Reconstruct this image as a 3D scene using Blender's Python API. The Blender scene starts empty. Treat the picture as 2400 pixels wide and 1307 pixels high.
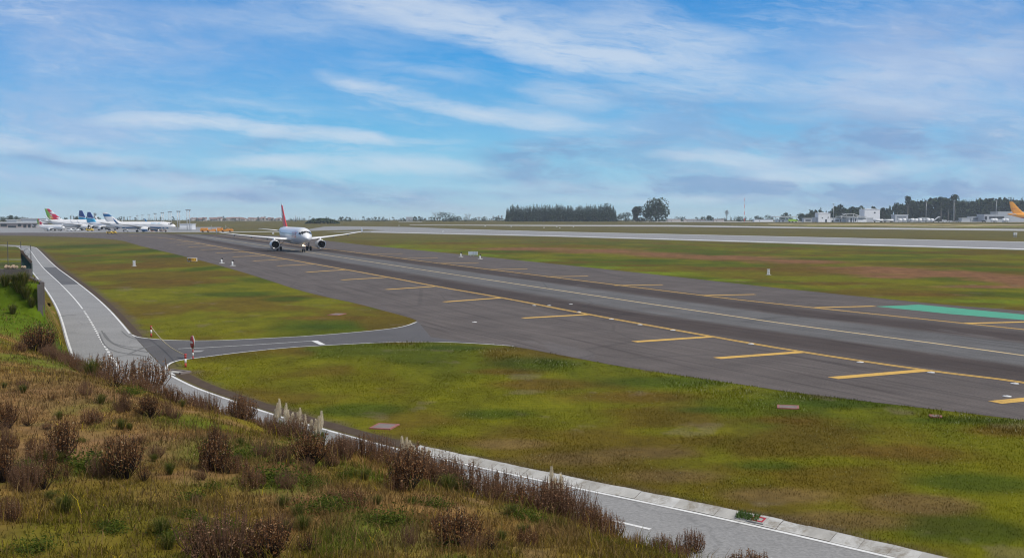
import bpy, math, random
import numpy as np
from mathutils import Vector, Matrix
from mathutils.geometry import tessellate_polygon
random.seed(7)
RNG = np.random.default_rng(11)
S = bpy.context.scene
COL = S.collection
# ------------------------------------------------------------------ camera
F, CX, CY, YH, H = 2490.0, 1200.0, 653.5, 513.0, 7.9
PITCH = math.atan((CY - YH) / F)
cam = bpy.data.cameras.new('camera')
cam.sensor_width = 36.0
cam.lens = 36.0 * F / 2400.0
cam.clip_start = 0.5
cam.clip_end = 20000
camo = bpy.data.objects.new('camera', cam)
COL.objects.link(camo)
camo.location = (0, 0, H)
camo.rotation_euler = (math.pi / 2 - PITCH, 0, 0)
S.camera = camo
# ------------------------------------------------------------------ exposure, sun
S.view_settings.view_transform = 'Standard'
S.view_settings.look = 'None'
S.view_settings.exposure = 0.0
S.view_settings.gamma = 1.0
S.cycles.use_denoising = True
S.cycles.filter_width = 1.15
S.cycles.denoising_prefilter = 'ACCURATE'
S.cycles.max_bounces = 6
S.cycles.diffuse_bounces = 3
S.cycles.transparent_max_bounces = 6
SUN_EL, SUN_AZ = math.radians(47), math.radians(122)      # azimuth clockwise from the view direction
sun = bpy.data.lights.new('sun', 'SUN')
sun.energy = 3.1
sun.angle = math.radians(5)
sun.color = (1.0, 0.955, 0.88)
suno = bpy.data.objects.new('sun', sun)
COL.objects.link(suno)
sd = Vector((math.sin(SUN_AZ) * math.cos(SUN_EL), math.cos(SUN_AZ) * math.cos(SUN_EL), math.sin(SUN_EL)))
suno.rotation_euler = (-sd).to_track_quat('-Z', 'Y').to_euler()


def raydir(px, py):
    a, b = (px - CX) / F, (CY - py) / F
    return Vector((a, math.cos(PITCH) + b * math.sin(PITCH), -math.sin(PITCH) + b * math.cos(PITCH)))


def lin(c):
    return tuple(((v / 255) / 12.92 if v / 255 <= 0.04045 else ((v / 255 + 0.055) / 1.055) ** 2.4) for v in c)


# ------------------------------------------------------------------ sky
class NT:
    def __init__(s, tree):
        s.t = tree

    def n(s, typ, **kw):
        nd = s.t.nodes.new(typ)
        for k, v in kw.items():
            setattr(nd, k, v)
        return nd

    def put(s, sock, v):
        if hasattr(v, 'is_linked'):
            s.t.links.new(v, sock)
        elif isinstance(v, (tuple, list)) and sock.type == 'RGBA' and len(v) == 3:
            sock.default_value = (*v, 1)
        else:
            sock.default_value = v

    def m(s, op, a, b=0.0, c=None, clamp=False):
        nd = s.n('ShaderNodeMath', operation=op, use_clamp=clamp)
        s.put(nd.inputs[0], a)
        s.put(nd.inputs[1], b)
        if c is not None:
            s.put(nd.inputs[2], c)
        return nd.outputs[0]

    def mix(s, f, a, b, blend='MIX'):
        nd = s.n('ShaderNodeMix', data_type='RGBA', blend_type=blend)
        s.put(nd.inputs[0], f)
        s.put(nd.inputs[6], a)
        s.put(nd.inputs[7], b)
        return nd.outputs[2]

    def ramp(s, f, stops, interp='LINEAR'):
        nd = s.n('ShaderNodeValToRGB')
        nd.color_ramp.interpolation = interp
        e = nd.color_ramp.elements
        while len(e) < len(stops):
            e.new(0.5)
        for i, (p, c) in enumerate(stops):
            e[i].position = p
            e[i].color = (*c, 1) if isinstance(c, tuple) else (c, c, c, 1)
        s.put(nd.inputs[0], f)
        return nd.outputs[0]

    def smooth(s, v, a, b):
        nd = s.n('ShaderNodeMapRange', interpolation_type='SMOOTHSTEP')
        s.put(nd.inputs[0], v)
        nd.inputs[1].default_value = a
        nd.inputs[2].default_value = b
        return nd.outputs[0]

    def noise(s, vec, scale, detail=4, rough=0.55, dist=0.0):
        nd = s.n('ShaderNodeTexNoise')
        s.put(nd.inputs['Vector'], vec)
        nd.inputs['Scale'].default_value = scale
        nd.inputs['Detail'].default_value = detail
        nd.inputs['Roughness'].default_value = rough
        nd.inputs['Distortion'].default_value = dist
        return nd

    def mapping(s, vec, loc=(0, 0, 0), rot=(0, 0, 0), scale=(1, 1, 1), typ='POINT'):
        nd = s.n('ShaderNodeMapping', vector_type=typ)
        s.put(nd.inputs[0], vec)
        nd.inputs[1].default_value = loc
        nd.inputs[2].default_value = rot
        nd.inputs[3].default_value = scale
        return nd.outputs[0]


def streak(t, vec, ang, scale):
    return t.mapping(t.mapping(vec, rot=(0, 0, ang)), scale=scale)


W = bpy.data.worlds.new('World')
S.world = W
W.use_nodes = True
W.node_tree.nodes.clear()
w = NT(W.node_tree)
tc = w.n('ShaderNodeTexCoord')
sep = w.n('ShaderNodeSeparateXYZ')
w.t.links.new(tc.outputs['Generated'], sep.inputs[0])
yy = w.m('MAXIMUM', w.m('ABSOLUTE', sep.outputs[1]), 0.08)
U = w.m('MULTIPLY', w.m('DIVIDE', sep.outputs[0], yy), 2.49)
V = w.m('MULTIPLY', w.m('DIVIDE', sep.outputs[2], yy), 2.49)
cmb = w.n('ShaderNodeCombineXYZ')
w.put(cmb.inputs[0], U)
w.put(cmb.inputs[1], V)
P0 = cmb.outputs[0]
# gentle domain warp, so that streaks are ragged
wn = w.noise(w.mapping(P0, scale=(1.0, 2.2, 1)), 3.0, 5, 0.6)
wv = w.n('ShaderNodeVectorMath', operation='SUBTRACT')
w.put(wv.inputs[0], wn.outputs['Color'])
wv.inputs[1].default_value = (0.5, 0.5, 0.5)
ws = w.n('ShaderNodeVectorMath', operation='MULTIPLY')
w.put(ws.inputs[0], wv.outputs[0])
ws.inputs[1].default_value = (0.16, 0.055, 0)
wa = w.n('ShaderNodeVectorMath', operation='ADD')
w.put(wa.inputs[0], P0)
w.put(wa.inputs[1], ws.outputs[0])
P1 = wa.outputs[0]


def sky_pt(px, py):
    d = raydir(px, py)
    return d.x / d.y * 2.49, d.z / d.y * 2.49


def blob(px, py, hl, hw, ang, strength, power=1.0):
    """one elongated patch of cloud fixed to a direction of the sky"""
    cx, cy = sky_pt(px, py)
    mp = w.mapping(P1, (cx, cy, 0), (0, 0, -math.radians(ang)), (hl / 1000, hw / 1000, 1), 'TEXTURE')
    g = w.n('ShaderNodeTexGradient', gradient_type='SPHERICAL')
    w.put(g.inputs[0], mp)
    v = g.outputs['Fac']
    if power != 1.0:
        v = w.m('POWER', v, power)
    return w.m('MULTIPLY', v, strength)


def total(lst, op='ADD'):
    r = lst[0]
    for x in lst[1:]:
        r = w.m(op, r, x)
    return r


base = w.ramp(w.m('DIVIDE', V, 0.6), [
    (0.0, lin((186, 214, 226))), (0.08, lin((166, 210, 230))), (0.2, lin((142, 203, 232))), (0.36, lin((108, 184, 230))),
    (0.6, lin((78, 163, 227))), (0.85, lin((54, 143, 216))), (1.0, lin((36, 128, 208)))])
soft = w.noise(streak(w, P1, 0.10, (1, 2.4, 1)), 1.9, 6, 0.6)
softm = w.smooth(soft.outputs['Fac'], 0.30, 0.72)
fib = w.noise(streak(w, P1, 0.13, (1.8, 11, 1)), 2.6, 6, 0.62, 0.4)
fibm = w.smooth(fib.outputs['Fac'], 0.28, 0.68)
lav = total([
    blob(40, 190, 560, 270, 4, 1.05), blob(420, 40, 620, 160, 4, 0.8), blob(250, 310, 520, 110, 6, 0.75),
    blob(120, 425, 640, 70, 5, 1.1), blob(520, 440, 330, 32, 6, 0.9),
    blob(2080, 165, 560, 150, -4, 1.35), blob(2360, 260, 620, 280, 0, 0.9), blob(2250, 40, 560, 150, 5, 0.7),
    blob(1700, 300, 640, 120, 4, 0.85), blob(2150, 420, 700, 120, 2, 0.9), blob(1500, 40, 380, 120, 10, 0.5),
    blob(1500, 440, 700, 80, 0, 0.6), blob(620, 150, 620, 110, 10, 0.5), blob(1250, 300, 500, 60, 6, 0.25)])
soft2 = w.noise(streak(w, P1, 0.05, (1, 3.4, 1)), 4.2, 7, 0.66, 0.3)
soft2m = w.smooth(soft2.outputs['Fac'], 0.32, 0.66)
fine = w.noise(streak(w, P1, 0.12, (1.6, 9, 1)), 6.5, 7, 0.68, 0.5)
finem = w.smooth(fine.outputs['Fac'], 0.30, 0.70)
lavm = w.m('MULTIPLY', lav, w.m('ADD', w.m('MULTIPLY_ADD', softm, 0.55, 0.18), w.m('MULTIPLY', soft2m, 0.42)), clamp=True)
grey = total([
    blob(2050, 300, 520, 70, 3, 0.7), blob(1950, 450, 520, 40, 0, 0.7), blob(250, 455, 420, 16, 2, 0.5), blob(1350, 420, 420, 30, 0, 0.6),
    blob(700, 432, 300, 28, 3, 1.2), blob(330, 395, 330, 22, 8, 0.8), blob(570, 462, 170, 22, 0, 1.1), blob(900, 470, 260, 24, 3, 0.9),
    blob(640, 330, 180, 26, -12, 0.5), blob(1230, 380, 200, 60, -6, 1.0), blob(1480, 390, 330, 70, 2, 0.7), blob(1850, 330, 520, 60, 3, 0.7),
    blob(1500, 440, 300, 30, 0, 0.8), blob(1750, 440, 420, 26, 0, 0.9), blob(1350, 345, 260, 34, -4, 0.9), blob(2250, 430, 300, 40, 0, 0.8), blob(1050, 455, 160, 16, 0, 0.9), blob(620, 415, 200, 14, 8, 0.9), blob(2150, 360, 480, 60, 0, 0.7), blob(1550, 240, 380, 60, 5, 0.5), blob(2300, 90, 400, 90, 0, 0.5),
    blob(2000, 460, 600, 50, 0, 0.7), blob(110, 370, 300, 26, 4, 0.6), blob(1250, 455, 220, 25, 0, 0.6)])
greym = w.m('MULTIPLY', grey, w.m('MULTIPLY_ADD', soft2m, 1.25, 0.08), clamp=True)
white = total([
    blob(1100, 20, 520, 70, 8, 0.45), blob(1420, 95, 420, 60, 12, 0.5), blob(700, 60, 420, 40, 8, 0.35), blob(1750, 200, 420, 40, -2, 0.35), blob(560, 240, 420, 26, 8, 0.35), blob(1020, 175, 260, 20, 10, 0.4), blob(330, 470, 420, 16, 0, 0.4), blob(1500, 470, 500, 14, 0, 0.35), blob(2150, 250, 420, 40, -4, 0.35),
    blob(880, 8, 330, 60.75, 4, 0.7), blob(1010, 40, 260, 54, 10, 0.85), blob(1180, 90, 250, 56.7, 14, 1.1), blob(1320, 122, 260, 56.7, 9, 1.2),
    blob(1520, 140, 330, 45.9, 3, 0.95), blob(1560, 60, 240, 67.5, 14, 0.7), blob(1680, 95, 260, 40.5, 6, 0.4),
    blob(840, 195, 120, 27, 15, 0.8), blob(960, 232, 190, 27, 14, 0.95), blob(1120, 265, 200, 27, 8, 0.9), blob(1250, 275, 220, 29.7, 4, 0.5),
    blob(390, 288, 210, 25.65, 1, 1.2), blob(560, 296, 190, 25.65, 9, 1.25), blob(730, 316, 230, 21.6, 5, 1.2), blob(880, 331, 170, 16.2, 3, 0.9),
    blob(1040, 334, 90, 12.15, 4, 0.4),
    blob(640, 378, 220, 22.95, -2, 0.8), blob(860, 382, 330, 29.7, 1, 0.75), blob(1000, 398, 230, 24.3, 2, 0.5), blob(240, 372, 190, 17.55, 5, 0.55),
    blob(40, 340, 140, 24.3, 0, 0.7), blob(20, 318, 70, 16.2, 0, 0.6), blob(430, 425, 260, 27, 5, 0.5),
    blob(1330, 222, 140, 37.8, 8, 0.75), blob(1310, 292, 130, 27, 6, 0.6), blob(1650, 368, 160, 21.6, 3, 0.8), blob(1780, 390, 200, 27, 8, 0.6),
    blob(2000, 402, 300, 21.6, -5, 0.75), blob(1880, 415, 200, 16.2, 0, 0.4), blob(2080, 180, 330, 94.5, -4, 0.35), blob(2330, 130, 200, 81, -20, 0.35),
    blob(1900, 372, 170, 13.5, 2, 0.3), blob(1700, 462, 200, 12.15, 2, 0.45), blob(1320, 440, 300, 27, 0, 0.35), blob(1600, 200, 260, 40.5, 3, 0.4)])
wraw = w.m('MULTIPLY', white, w.m('ADD', w.m('MULTIPLY_ADD', fibm, 0.85, 0.05), w.m('MULTIPLY', finem, 0.5)))
whitem = w.m('MULTIPLY', w.m('DIVIDE', wraw, w.m('ADD', wraw, 0.75)), 1.45, clamp=True)
veil = w.m('MULTIPLY', w.m('MULTIPLY', fibm, softm), w.m('MULTIPLY', finem, 0.65))
whitem = w.m('MAXIMUM', whitem, veil)
# unseen sky overhead: broken cloud added to lift and warm the ambient light
dome = w.smooth(sep.outputs[2], 0.26, 0.5)
dn = w.noise(tc.outputs['Generated'], 3.2, 6, 0.6)
domec = w.smooth(dn.outputs['Fac'], 0.36, 0.66)
K = 10.0
sc10 = lambda c, k=K: tuple(v * k for v in lin(c))
b10 = w.mix(1.0, base, (K, K, K), 'MULTIPLY')
nish = w.n('ShaderNodeTexSky', sky_type='NISHITA')
nish.sun_disc = False
nish.sun_elevation = SUN_EL
nish.sun_rotation = SUN_AZ
nish.dust_density = 1.0
c1 = w.mix(w.m('MULTIPLY', lavm, 0.66), b10, sc10((172, 192, 226)))
c2 = w.mix(w.m('MULTIPLY', greym, 0.62), c1, sc10((122, 154, 200)))
c3 = w.mix(w.m('MULTIPLY', whitem, 0.72), c2, sc10((216, 226, 238)))
up = w.mix(w.m('MULTIPLY', domec, 0.8), nish.outputs[0], (9.0, 8.4, 7.7))
fin = w.mix(dome, c3, up)
bg = w.n('ShaderNodeBackground')
w.put(bg.inputs[0], fin)
bg.inputs[1].default_value = 0.1
wo = w.n('ShaderNodeOutputWorld')
w.t.links.new(bg.outputs[0], wo.inputs[0])

# ------------------------------------------------------------------ helpers
MATS = {}


def mat(name, c, rough=0.6, var=0.12, scale=3.0, bump=0.0, bscale=20.0, metal=0.0, spec=0.5, attr=None, isl=None, emit=None):
    if name in MATS:
        return MATS[name]
    m_ = bpy.data.materials.new(name)
    m_.use_nodes = True
    t = NT(m_.node_tree)
    b = t.t.nodes['Principled BSDF']
    tcn = t.n('ShaderNodeTexCoord')
    if attr:
        a = t.n('ShaderNodeAttribute', attribute_name=attr)
        col = a.outputs['Color']
    else:
        col = None
    nz = t.noise(tcn.outputs['Object'], scale, 5, 0.6)
    k = t.m('MULTIPLY_ADD', nz.outputs['Fac'], 2 * var, 1 - var)
    if isl:
        g = t.n('ShaderNodeNewGeometry')
        col = t.ramp(g.outputs['Random Per Island'], isl)
    kc = t.n('ShaderNodeCombineXYZ')
    for i in range(3):
        t.put(kc.inputs[i], k)
    col = t.mix(1.0, col if col is not None else tuple(c), kc.outputs[0], 'MULTIPLY')
    t.put(b.inputs['Base Color'], col)
    b.inputs['Roughness'].default_value = rough
    b.inputs['Metallic'].default_value = metal
    b.inputs['Specular IOR Level'].default_value = spec
    if bump:
        bn = t.noise(tcn.outputs['Object'], bscale, 5, 0.65)
        bp = t.n('ShaderNodeBump')
        bp.inputs['Strength'].default_value = bump
        t.put(bp.inputs['Height'], bn.outputs['Fac'])
        t.put(b.inputs['Normal'], bp.outputs[0])
    if emit:
        b.inputs['Emission Color'].default_value = (*emit[0], 1)
        b.inputs['Emission Strength'].default_value = emit[1]
    MATS[name] = m_
    return m_


class MB:
    def __init__(s):
        s.v, s.f, s.mi, s.sm = [], [], [], []

    def add(s, vs, fs, mi=0, sm=False):
        o = len(s.v)
        s.v += [tuple(x) for x in vs]
        for f in fs:
            s.f.append(tuple(o + i for i in f))
            s.mi.append(mi)
            s.sm.append(sm)

    def box(s, c, d, mi=0, rz=0.0, taper=1.0):
        x, y, z = (q / 2 for q in d)
        ca, sa = math.cos(rz), math.sin(rz)
        vs = []
        for k, t in ((-z, 1.0), (z, taper)):
            for a, b in ((-x, -y), (x, -y), (x, y), (-x, y)):
                a, b = a * t, b * t
                vs.append((c[0] + a * ca - b * sa, c[1] + a * sa + b * ca, c[2] + k))
        s.add(vs, [(3, 2, 1, 0), (4, 5, 6, 7), (0, 1, 5, 4), (1, 2, 6, 5), (2, 3, 7, 6), (3, 0, 4, 7)], mi)

    def loft(s, rings, mi=0, sm=True, cap=True, closed=True, mfun=None):
        n = len(rings[0])
        o = len(s.v)
        for r in rings:
            s.v += [tuple(p) for p in r]
        for i in range(len(rings) - 1):
            for j in range(n if closed else n - 1):
                a, b = o + i * n + j, o + i * n + (j + 1) % n
                f = (a, b, b + n, a + n)
                s.f.append(f)
                s.sm.append(sm)
                if mfun:
                    cpt = [sum(s.v[q][k] for q in f) / 4 for k in range(3)]
                    s.mi.append(mfun(cpt))
                else:
                    s.mi.append(mi)
        if cap and closed:
            for base_, rev in ((o, True), (o + (len(rings) - 1) * n, False)):
                f = tuple(range(base_, base_ + n))
                s.f.append(f[::-1] if rev else f)
                s.sm.append(False)
                s.mi.append(mfun([sum(s.v[q][k] for q in f) / n for k in range(3)]) if mfun else mi)

    def tube(s, p0, p1, r0, r1=None, n=6, mi=0, sm=True, cap=True):
        r1 = r0 if r1 is None else r1
        p0, p1 = Vector(p0), Vector(p1)
        d = (p1 - p0).normalized()
        a = d.orthogonal().normalized()
        b = d.cross(a)
        rings = []
        for p, r in ((p0, r0), (p1, r1)):
            rings.append([p + (a * math.cos(2 * math.pi * i / n) + b * math.sin(2 * math.pi * i / n)) * r for i in range(n)])
        s.loft(rings, mi, sm, cap)

    def lathe(s, prof, c, ax, n=20, mi=0, sm=True, cap=False):
        """prof = (distance along ax, radius)"""
        ax = Vector(ax).normalized()
        a = ax.orthogonal().normalized()
        b = ax.cross(a)
        c = Vector(c)
        s.loft([[c + ax * t + (a * math.cos(2 * math.pi * i / n) + b * math.sin(2 * math.pi * i / n)) * r for i in range(n)] for t, r in prof], mi, sm, cap)

    def build(s, name, mats, parent=None):
        me = bpy.data.meshes.new(name)
        me.from_pydata(s.v, [], s.f)
        if not isinstance(mats, (list, tuple)):
            mats = [mats]
        for m_ in mats:
            me.materials.append(m_)
        me.polygons.foreach_set('material_index', s.mi)
        me.polygons.foreach_set('use_smooth', s.sm)
        me.update()
        o = bpy.data.objects.new(name, me)
        COL.objects.link(o)
        if parent is not None:
            o.parent = parent
        return o


def np_mesh(name, Vv, faces, m_, cols=None, smooth=False):
    """faces: (n,3) or (n,4) integer array"""
    me = bpy.data.meshes.new(name)
    nv, nf, k = len(Vv), len(faces), faces.shape[1]
    me.vertices.add(nv)
    me.vertices.foreach_set('co', np.asarray(Vv, np.float32).ravel())
    me.loops.add(nf * k)
    me.loops.foreach_set('vertex_index', faces.astype(np.int32).ravel())
    me.polygons.add(nf)
    me.polygons.foreach_set('loop_start', np.arange(0, nf * k, k, dtype=np.int32))
    if smooth:
        me.polygons.foreach_set('use_smooth', np.ones(nf, bool))
    me.materials.append(m_)
    me.update(calc_edges=True)
    if cols is not None:
        ca = me.color_attributes.new('Col', 'FLOAT_COLOR', 'POINT')
        ca.data.foreach_set('color', np.concatenate([cols, np.ones((nv, 1))], 1).astype(np.float32).ravel())
    o = bpy.data.objects.new(name, me)
    COL.objects.link(o)
    return o


def tag(o, label, cat, group=None, kind=None):
    o['label'] = label
    o['category'] = cat
    if group:
        o['group'] = group
    if kind:
        o['kind'] = kind
    return o


def thing(name, label, cat, loc=(0, 0, 0), rz=0.0, group=None):
    o = bpy.data.objects.new(name, None)
    o.empty_display_size = 0.3
    COL.objects.link(o)
    o.location = loc
    o.rotation_euler = (0, 0, rz)
    return tag(o, label, cat, group)


def struct(o, kind='structure'):
    o['kind'] = kind
    return o


def dup(root, loc, rz, scale=1.0, label=None, group=None):
    r = root.copy()
    COL.objects.link(r)
    r.location = loc
    r.rotation_euler = (0, 0, rz)
    r.scale = scale if isinstance(scale, tuple) else (scale,) * 3
    if label:
        r['label'] = label
    if group:
        r['group'] = group
    for ch in list(root.children):
        c = ch.copy()
        COL.objects.link(c)
        c.parent = r
        for g in list(ch.children):
            d = g.copy()
            COL.objects.link(d)
            d.parent = c
    return r


# ---- numpy value noise
_T = np.random.default_rng(3).random((256, 256))


def vn(x, y, seed=0):
    x = np.asarray(x, float) + seed * 17.31
    y = np.asarray(y, float) + seed * 9.77
    xi, yi = np.floor(x).astype(int), np.floor(y).astype(int)
    fx, fy = x - xi, y - yi
    fx, fy = fx * fx * (3 - 2 * fx), fy * fy * (3 - 2 * fy)
    a, b = _T[xi % 256, yi % 256], _T[(xi + 1) % 256, yi % 256]
    c, d = _T[xi % 256, (yi + 1) % 256], _T[(xi + 1) % 256, (yi + 1) % 256]
    return (a * (1 - fx) + b * fx) * (1 - fy) + (c * (1 - fx) + d * fx) * fy


def fbm(x, y, seed=0, octv=4):
    r, am, tot = 0, 1.0, 0
    for i in range(octv):
        r = r + am * vn(x * 2 ** i, y * 2 ** i, seed + i * 3)
        tot += am
        am *= 0.55
    return r / tot


def sstep(a, b, x):
    t = np.clip((np.asarray(x, float) - a) / (b - a), 0, 1)
    return t * t * (3 - 2 * t)


# ---- the lie of the land
def far_z(y):
    return 4.2 * sstep(950, 1250, y)


def G(px, py):
    """where the line of sight through a photo pixel meets the airfield"""
    d = raydir(px, py)
    lo, t = 0.0, H / max(-d.z, 1e-5)
    for _ in range(50):
        m_ = 0.5 * (lo + t)
        if H + m_ * d.z > float(far_z(m_ * d.y)):
            lo = m_
        else:
            t = m_
    return Vector((t * d.x, t * d.y, float(far_z(t * d.y))))


def GX(px, y):
    """ground point at depth y in the vertical plane of a photo column"""
    z = float(far_z(y))
    return Vector(((px - CX) / F * (y * math.cos(PITCH) + (H - z) * math.sin(PITCH)), y, z))


def sc_at(y):
    return F / y


def chaikin(p, n=2):
    for _ in range(n):
        q = [p[0]]
        for a, b in zip(p[:-1], p[1:]):
            q += [a * 0.75 + b * 0.25, a * 0.25 + b * 0.75]
        q.append(p[-1])
        p = q
    return p


def gl(pxs, n=2):
    return chaikin([G(*p) for p in pxs], n)


def offset(line, d):
    out = []
    for i, p in enumerate(line):
        a, b = line[max(i - 1, 0)], line[min(i + 1, len(line) - 1)]
        t = (b - a).to_2d().normalized()
        out.append(Vector((p.x - t.y * d, p.y + t.x * d, p.z)))
    return out


def ribbon(name, l, r, z, m_):
    mb = MB()
    n = len(l)
    mb.add([(p.x, p.y, p.z + z) for p in l] + [(p.x, p.y, p.z + z) for p in r], [(i, n + i, n + i + 1, i + 1) for i in range(n - 1)])
    o = mb.build(name, m_)
    me = o.data
    # normals up
    if me.polygons[0].normal.z < 0:
        me.flip_normals()
    return struct(o)


def stripe(name, line, wd, z, m_):
    return ribbon(name, offset(line, wd / 2), offset(line, -wd / 2), z, m_)


def poly(name, pts, z, m_):
    tris = tessellate_polygon([[Vector((p.x, p.y, 0)) for p in pts]])
    mb = MB()
    mb.add([(p.x, p.y, p.z + z) for p in pts], [tuple(t) for t in tris])
    o = mb.build(name, m_)
    import bmesh
    bm = bmesh.new()
    bm.from_mesh(o.data)
    bmesh.ops.recalc_face_normals(bm, faces=bm.faces)
    if sum(f.normal.z * f.calc_area() for f in bm.faces) < 0:
        bmesh.ops.reverse_faces(bm, faces=bm.faces)
    for f in bm.faces:
        if f.normal.z < 0:
            f.normal_flip()
    bm.to_mesh(o.data)
    bm.free()
    return struct(o)
# ------------------------------------------------------------------ roads: centre geometry
far_px = [(-300, 571.5), (0, 573.3), (60, 575.6), (80, 578.5), (88.5, 582), (130, 624), (161, 646), (192.5, 669), (229, 698), (260, 726.5), (286, 755), (312, 786),
          (338, 815), (366, 845), (390, 868), (407, 881), (430, 893), (462, 908), (500, 922), (576, 948), (650, 973), (777, 1009), (914, 1046), (1000, 1067),
          (1333, 1138), (1700, 1214), (2105, 1307), (2500, 1404), (3000, 1540)]
ROAD_W = 4.3
road_far = chaikin([G(*p) for p in far_px], 2)
road_near = offset(road_far, -ROAD_W)          # the side of the hill
NEAR = np.array([(p.x, p.y) for p in road_near])


def hill_d(x, y):
    """signed distance to the near kerb of the perimeter road, positive on the hill"""
    x, y = np.asarray(x, float), np.asarray(y, float)
    best = np.full(x.shape, 1e9)
    sgn = np.ones(x.shape)
    for a, b in zip(NEAR[:-1], NEAR[1:]):
        d = b - a
        L2 = d @ d
        if L2 < 1e-9:
            continue
        t = np.clip(((x - a[0]) * d[0] + (y - a[1]) * d[1]) / L2, 0, 1)
        qx, qy = x - a[0] - t * d[0], y - a[1] - t * d[1]
        dist = np.hypot(qx, qy)
        cr = d[0] * (y - a[1]) - d[1] * (x - a[0])
        up_ = dist < best
        best = np.where(up_, dist, best)
        sgn = np.where(up_, np.where(cr < 0, 1.0, -1.0), sgn)
    return best * sgn


WD = float(hill_d(np.array([-28.8]), np.array([64.2]))[0])      # the retaining wall stands this far in from the road


def hill_z(x, y, fine=True):
    x, y = np.asarray(x, float), np.asarray(y, float)
    d = hill_d(x, y)
    L = 4.2 - 2.0 * sstep(20, 31, y) - 1.3 * sstep(50, 56, y)
    dd = np.clip(d - 0.25, 0, None)
    z = 3.0 * (1 - np.exp(-dd / L)) + 0.02 * np.clip(dd, 0, 15)
    z = z + 0.55 * sstep(57, 69, y) * sstep(0.9, 1.6, d)
    if fine:
        z = z + (fbm(x / 3.1, y / 3.1, 4) - 0.5) * 0.5 * sstep(0.3, 2.5, d) + (fbm(x * 1.3, y * 1.3, 9, 3) - 0.5) * 0.18 * sstep(0.2, 1, d)
    wm = sstep(56.3, 57.2, y) * sstep(74, 71, y) * sstep(WD - 0.12, WD + 0.12, d - 0.034 * (y - 64.2)) * sstep(WD + 12, WD + 7, d)
    z = z * (1 - wm) + (4.40 - 0.042 * (y - 58)) * wm
    z = z * sstep(96, 78, y)
    return np.where(d > 0.1, z, -0.3)


def on_hill(px, py):
    d = raydir(px, py)
    t = np.arange(9, 140, 0.05)
    x, y, z = t * d.x, t * d.y, H + t * d.z
    hz = np.maximum(hill_z(x, y), 0)
    i = int(np.argmax(z <= hz))
    return Vector((x[i], y[i], float(hz[i])))


# ------------------------------------------------------------------ ground
C_YG, C_GR, C_BR, C_RED, C_OL, C_OC, C_DIRT = [np.array(c) for c in (
    (0.132, 0.130, 0.002), (0.034, 0.062, 0.002), (0.108, 0.062, 0.007), (0.190, 0.092, 0.040), (0.112, 0.092, 0.025), (0.36, 0.28, 0.12), (0.20, 0.15, 0.11))]
C_BG = np.array((0.11, 0.19, 0.010))


def edist(pts, x, y):
    best = np.full(np.shape(x), 1e9)
    for a, b in zip(pts[:-1], pts[1:]):
        dx, dy = b.x - a.x, b.y - a.y
        t = np.clip(((x - a.x) * dx + (y - a.y) * dy) / (dx * dx + dy * dy + 1e-9), 0, 1)
        best = np.minimum(best, np.hypot(x - a.x - t * dx, y - a.y - t * dy))
    return best


# patches of other growth, each an ellipse lying in the field: (photo column, row, half sizes, colour, strength)
PATCH = []


def patch(px, py, hx, hy, c, s, skew=0.0):
    p = G(px, py)
    a, b = G(px, py - hy), G(px, py + hy)
    PATCH.append((p.x, p.y, hx / F * p.y, max(1.0, (a.y - b.y) / 2), c, s, skew))


# red-brown dry growth between taxiway and runway, along the direction of the taxiway
for q in [(1230, 583, 120, 4), (1420, 588, 150, 6), (1560, 596, 130, 6), (1700, 603, 150, 7), (1860, 612, 130, 7), (2050, 632, 170, 12), (2230, 642, 180, 15),
          (2400, 655, 180, 17), (2560, 668, 160, 14), (2100, 648, 140, 6), (2300, 672, 130, 5)]:
    patch(*q, C_RED, 0.95)
for q in [(1150, 572, 150, 4), (1900, 632, 160, 6), (2150, 618, 200, 6), (1350, 576, 160, 4)]:
    patch(*q, C_BR, 0.6)
for q in [(1500, 611, 110, 5), (1980, 607, 200, 4), (2250, 619, 220, 5), (1650, 595, 90, 3), (1180, 590, 120, 4), (2350, 690, 140, 7)]:
    patch(*q, C_GR, 0.6)
for q in [(1050, 575, 220, 7), (1250, 602, 160, 6), (1480, 628, 180, 6), (1700, 640, 150, 7), (2000, 668, 200, 8)]:
    patch(*q, C_YG, 0.6)
# near lawn by the taxiway
for q in [(820, 660, 120, 12), (880, 715, 110, 8), (300, 625, 130, 14), (430, 660, 160, 9), (780, 745, 130, 8), (200, 600, 60, 6)]:
    patch(*q, C_BR, 0.75)
for q in [(500, 765, 160, 26), (330, 690, 130, 14), (640, 735, 110, 12), (420, 700, 120, 14), (250, 640, 60, 10)]:
    patch(*q, C_YG, 0.85)
for q in [(760, 765, 140, 12), (560, 690, 120, 8), (480, 629, 45, 8), (190, 577, 110, 8), (340, 588, 70, 7), (400, 600, 70, 6), (670, 700, 60, 7)]:
    patch(*q, C_GR, 0.75)
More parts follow.
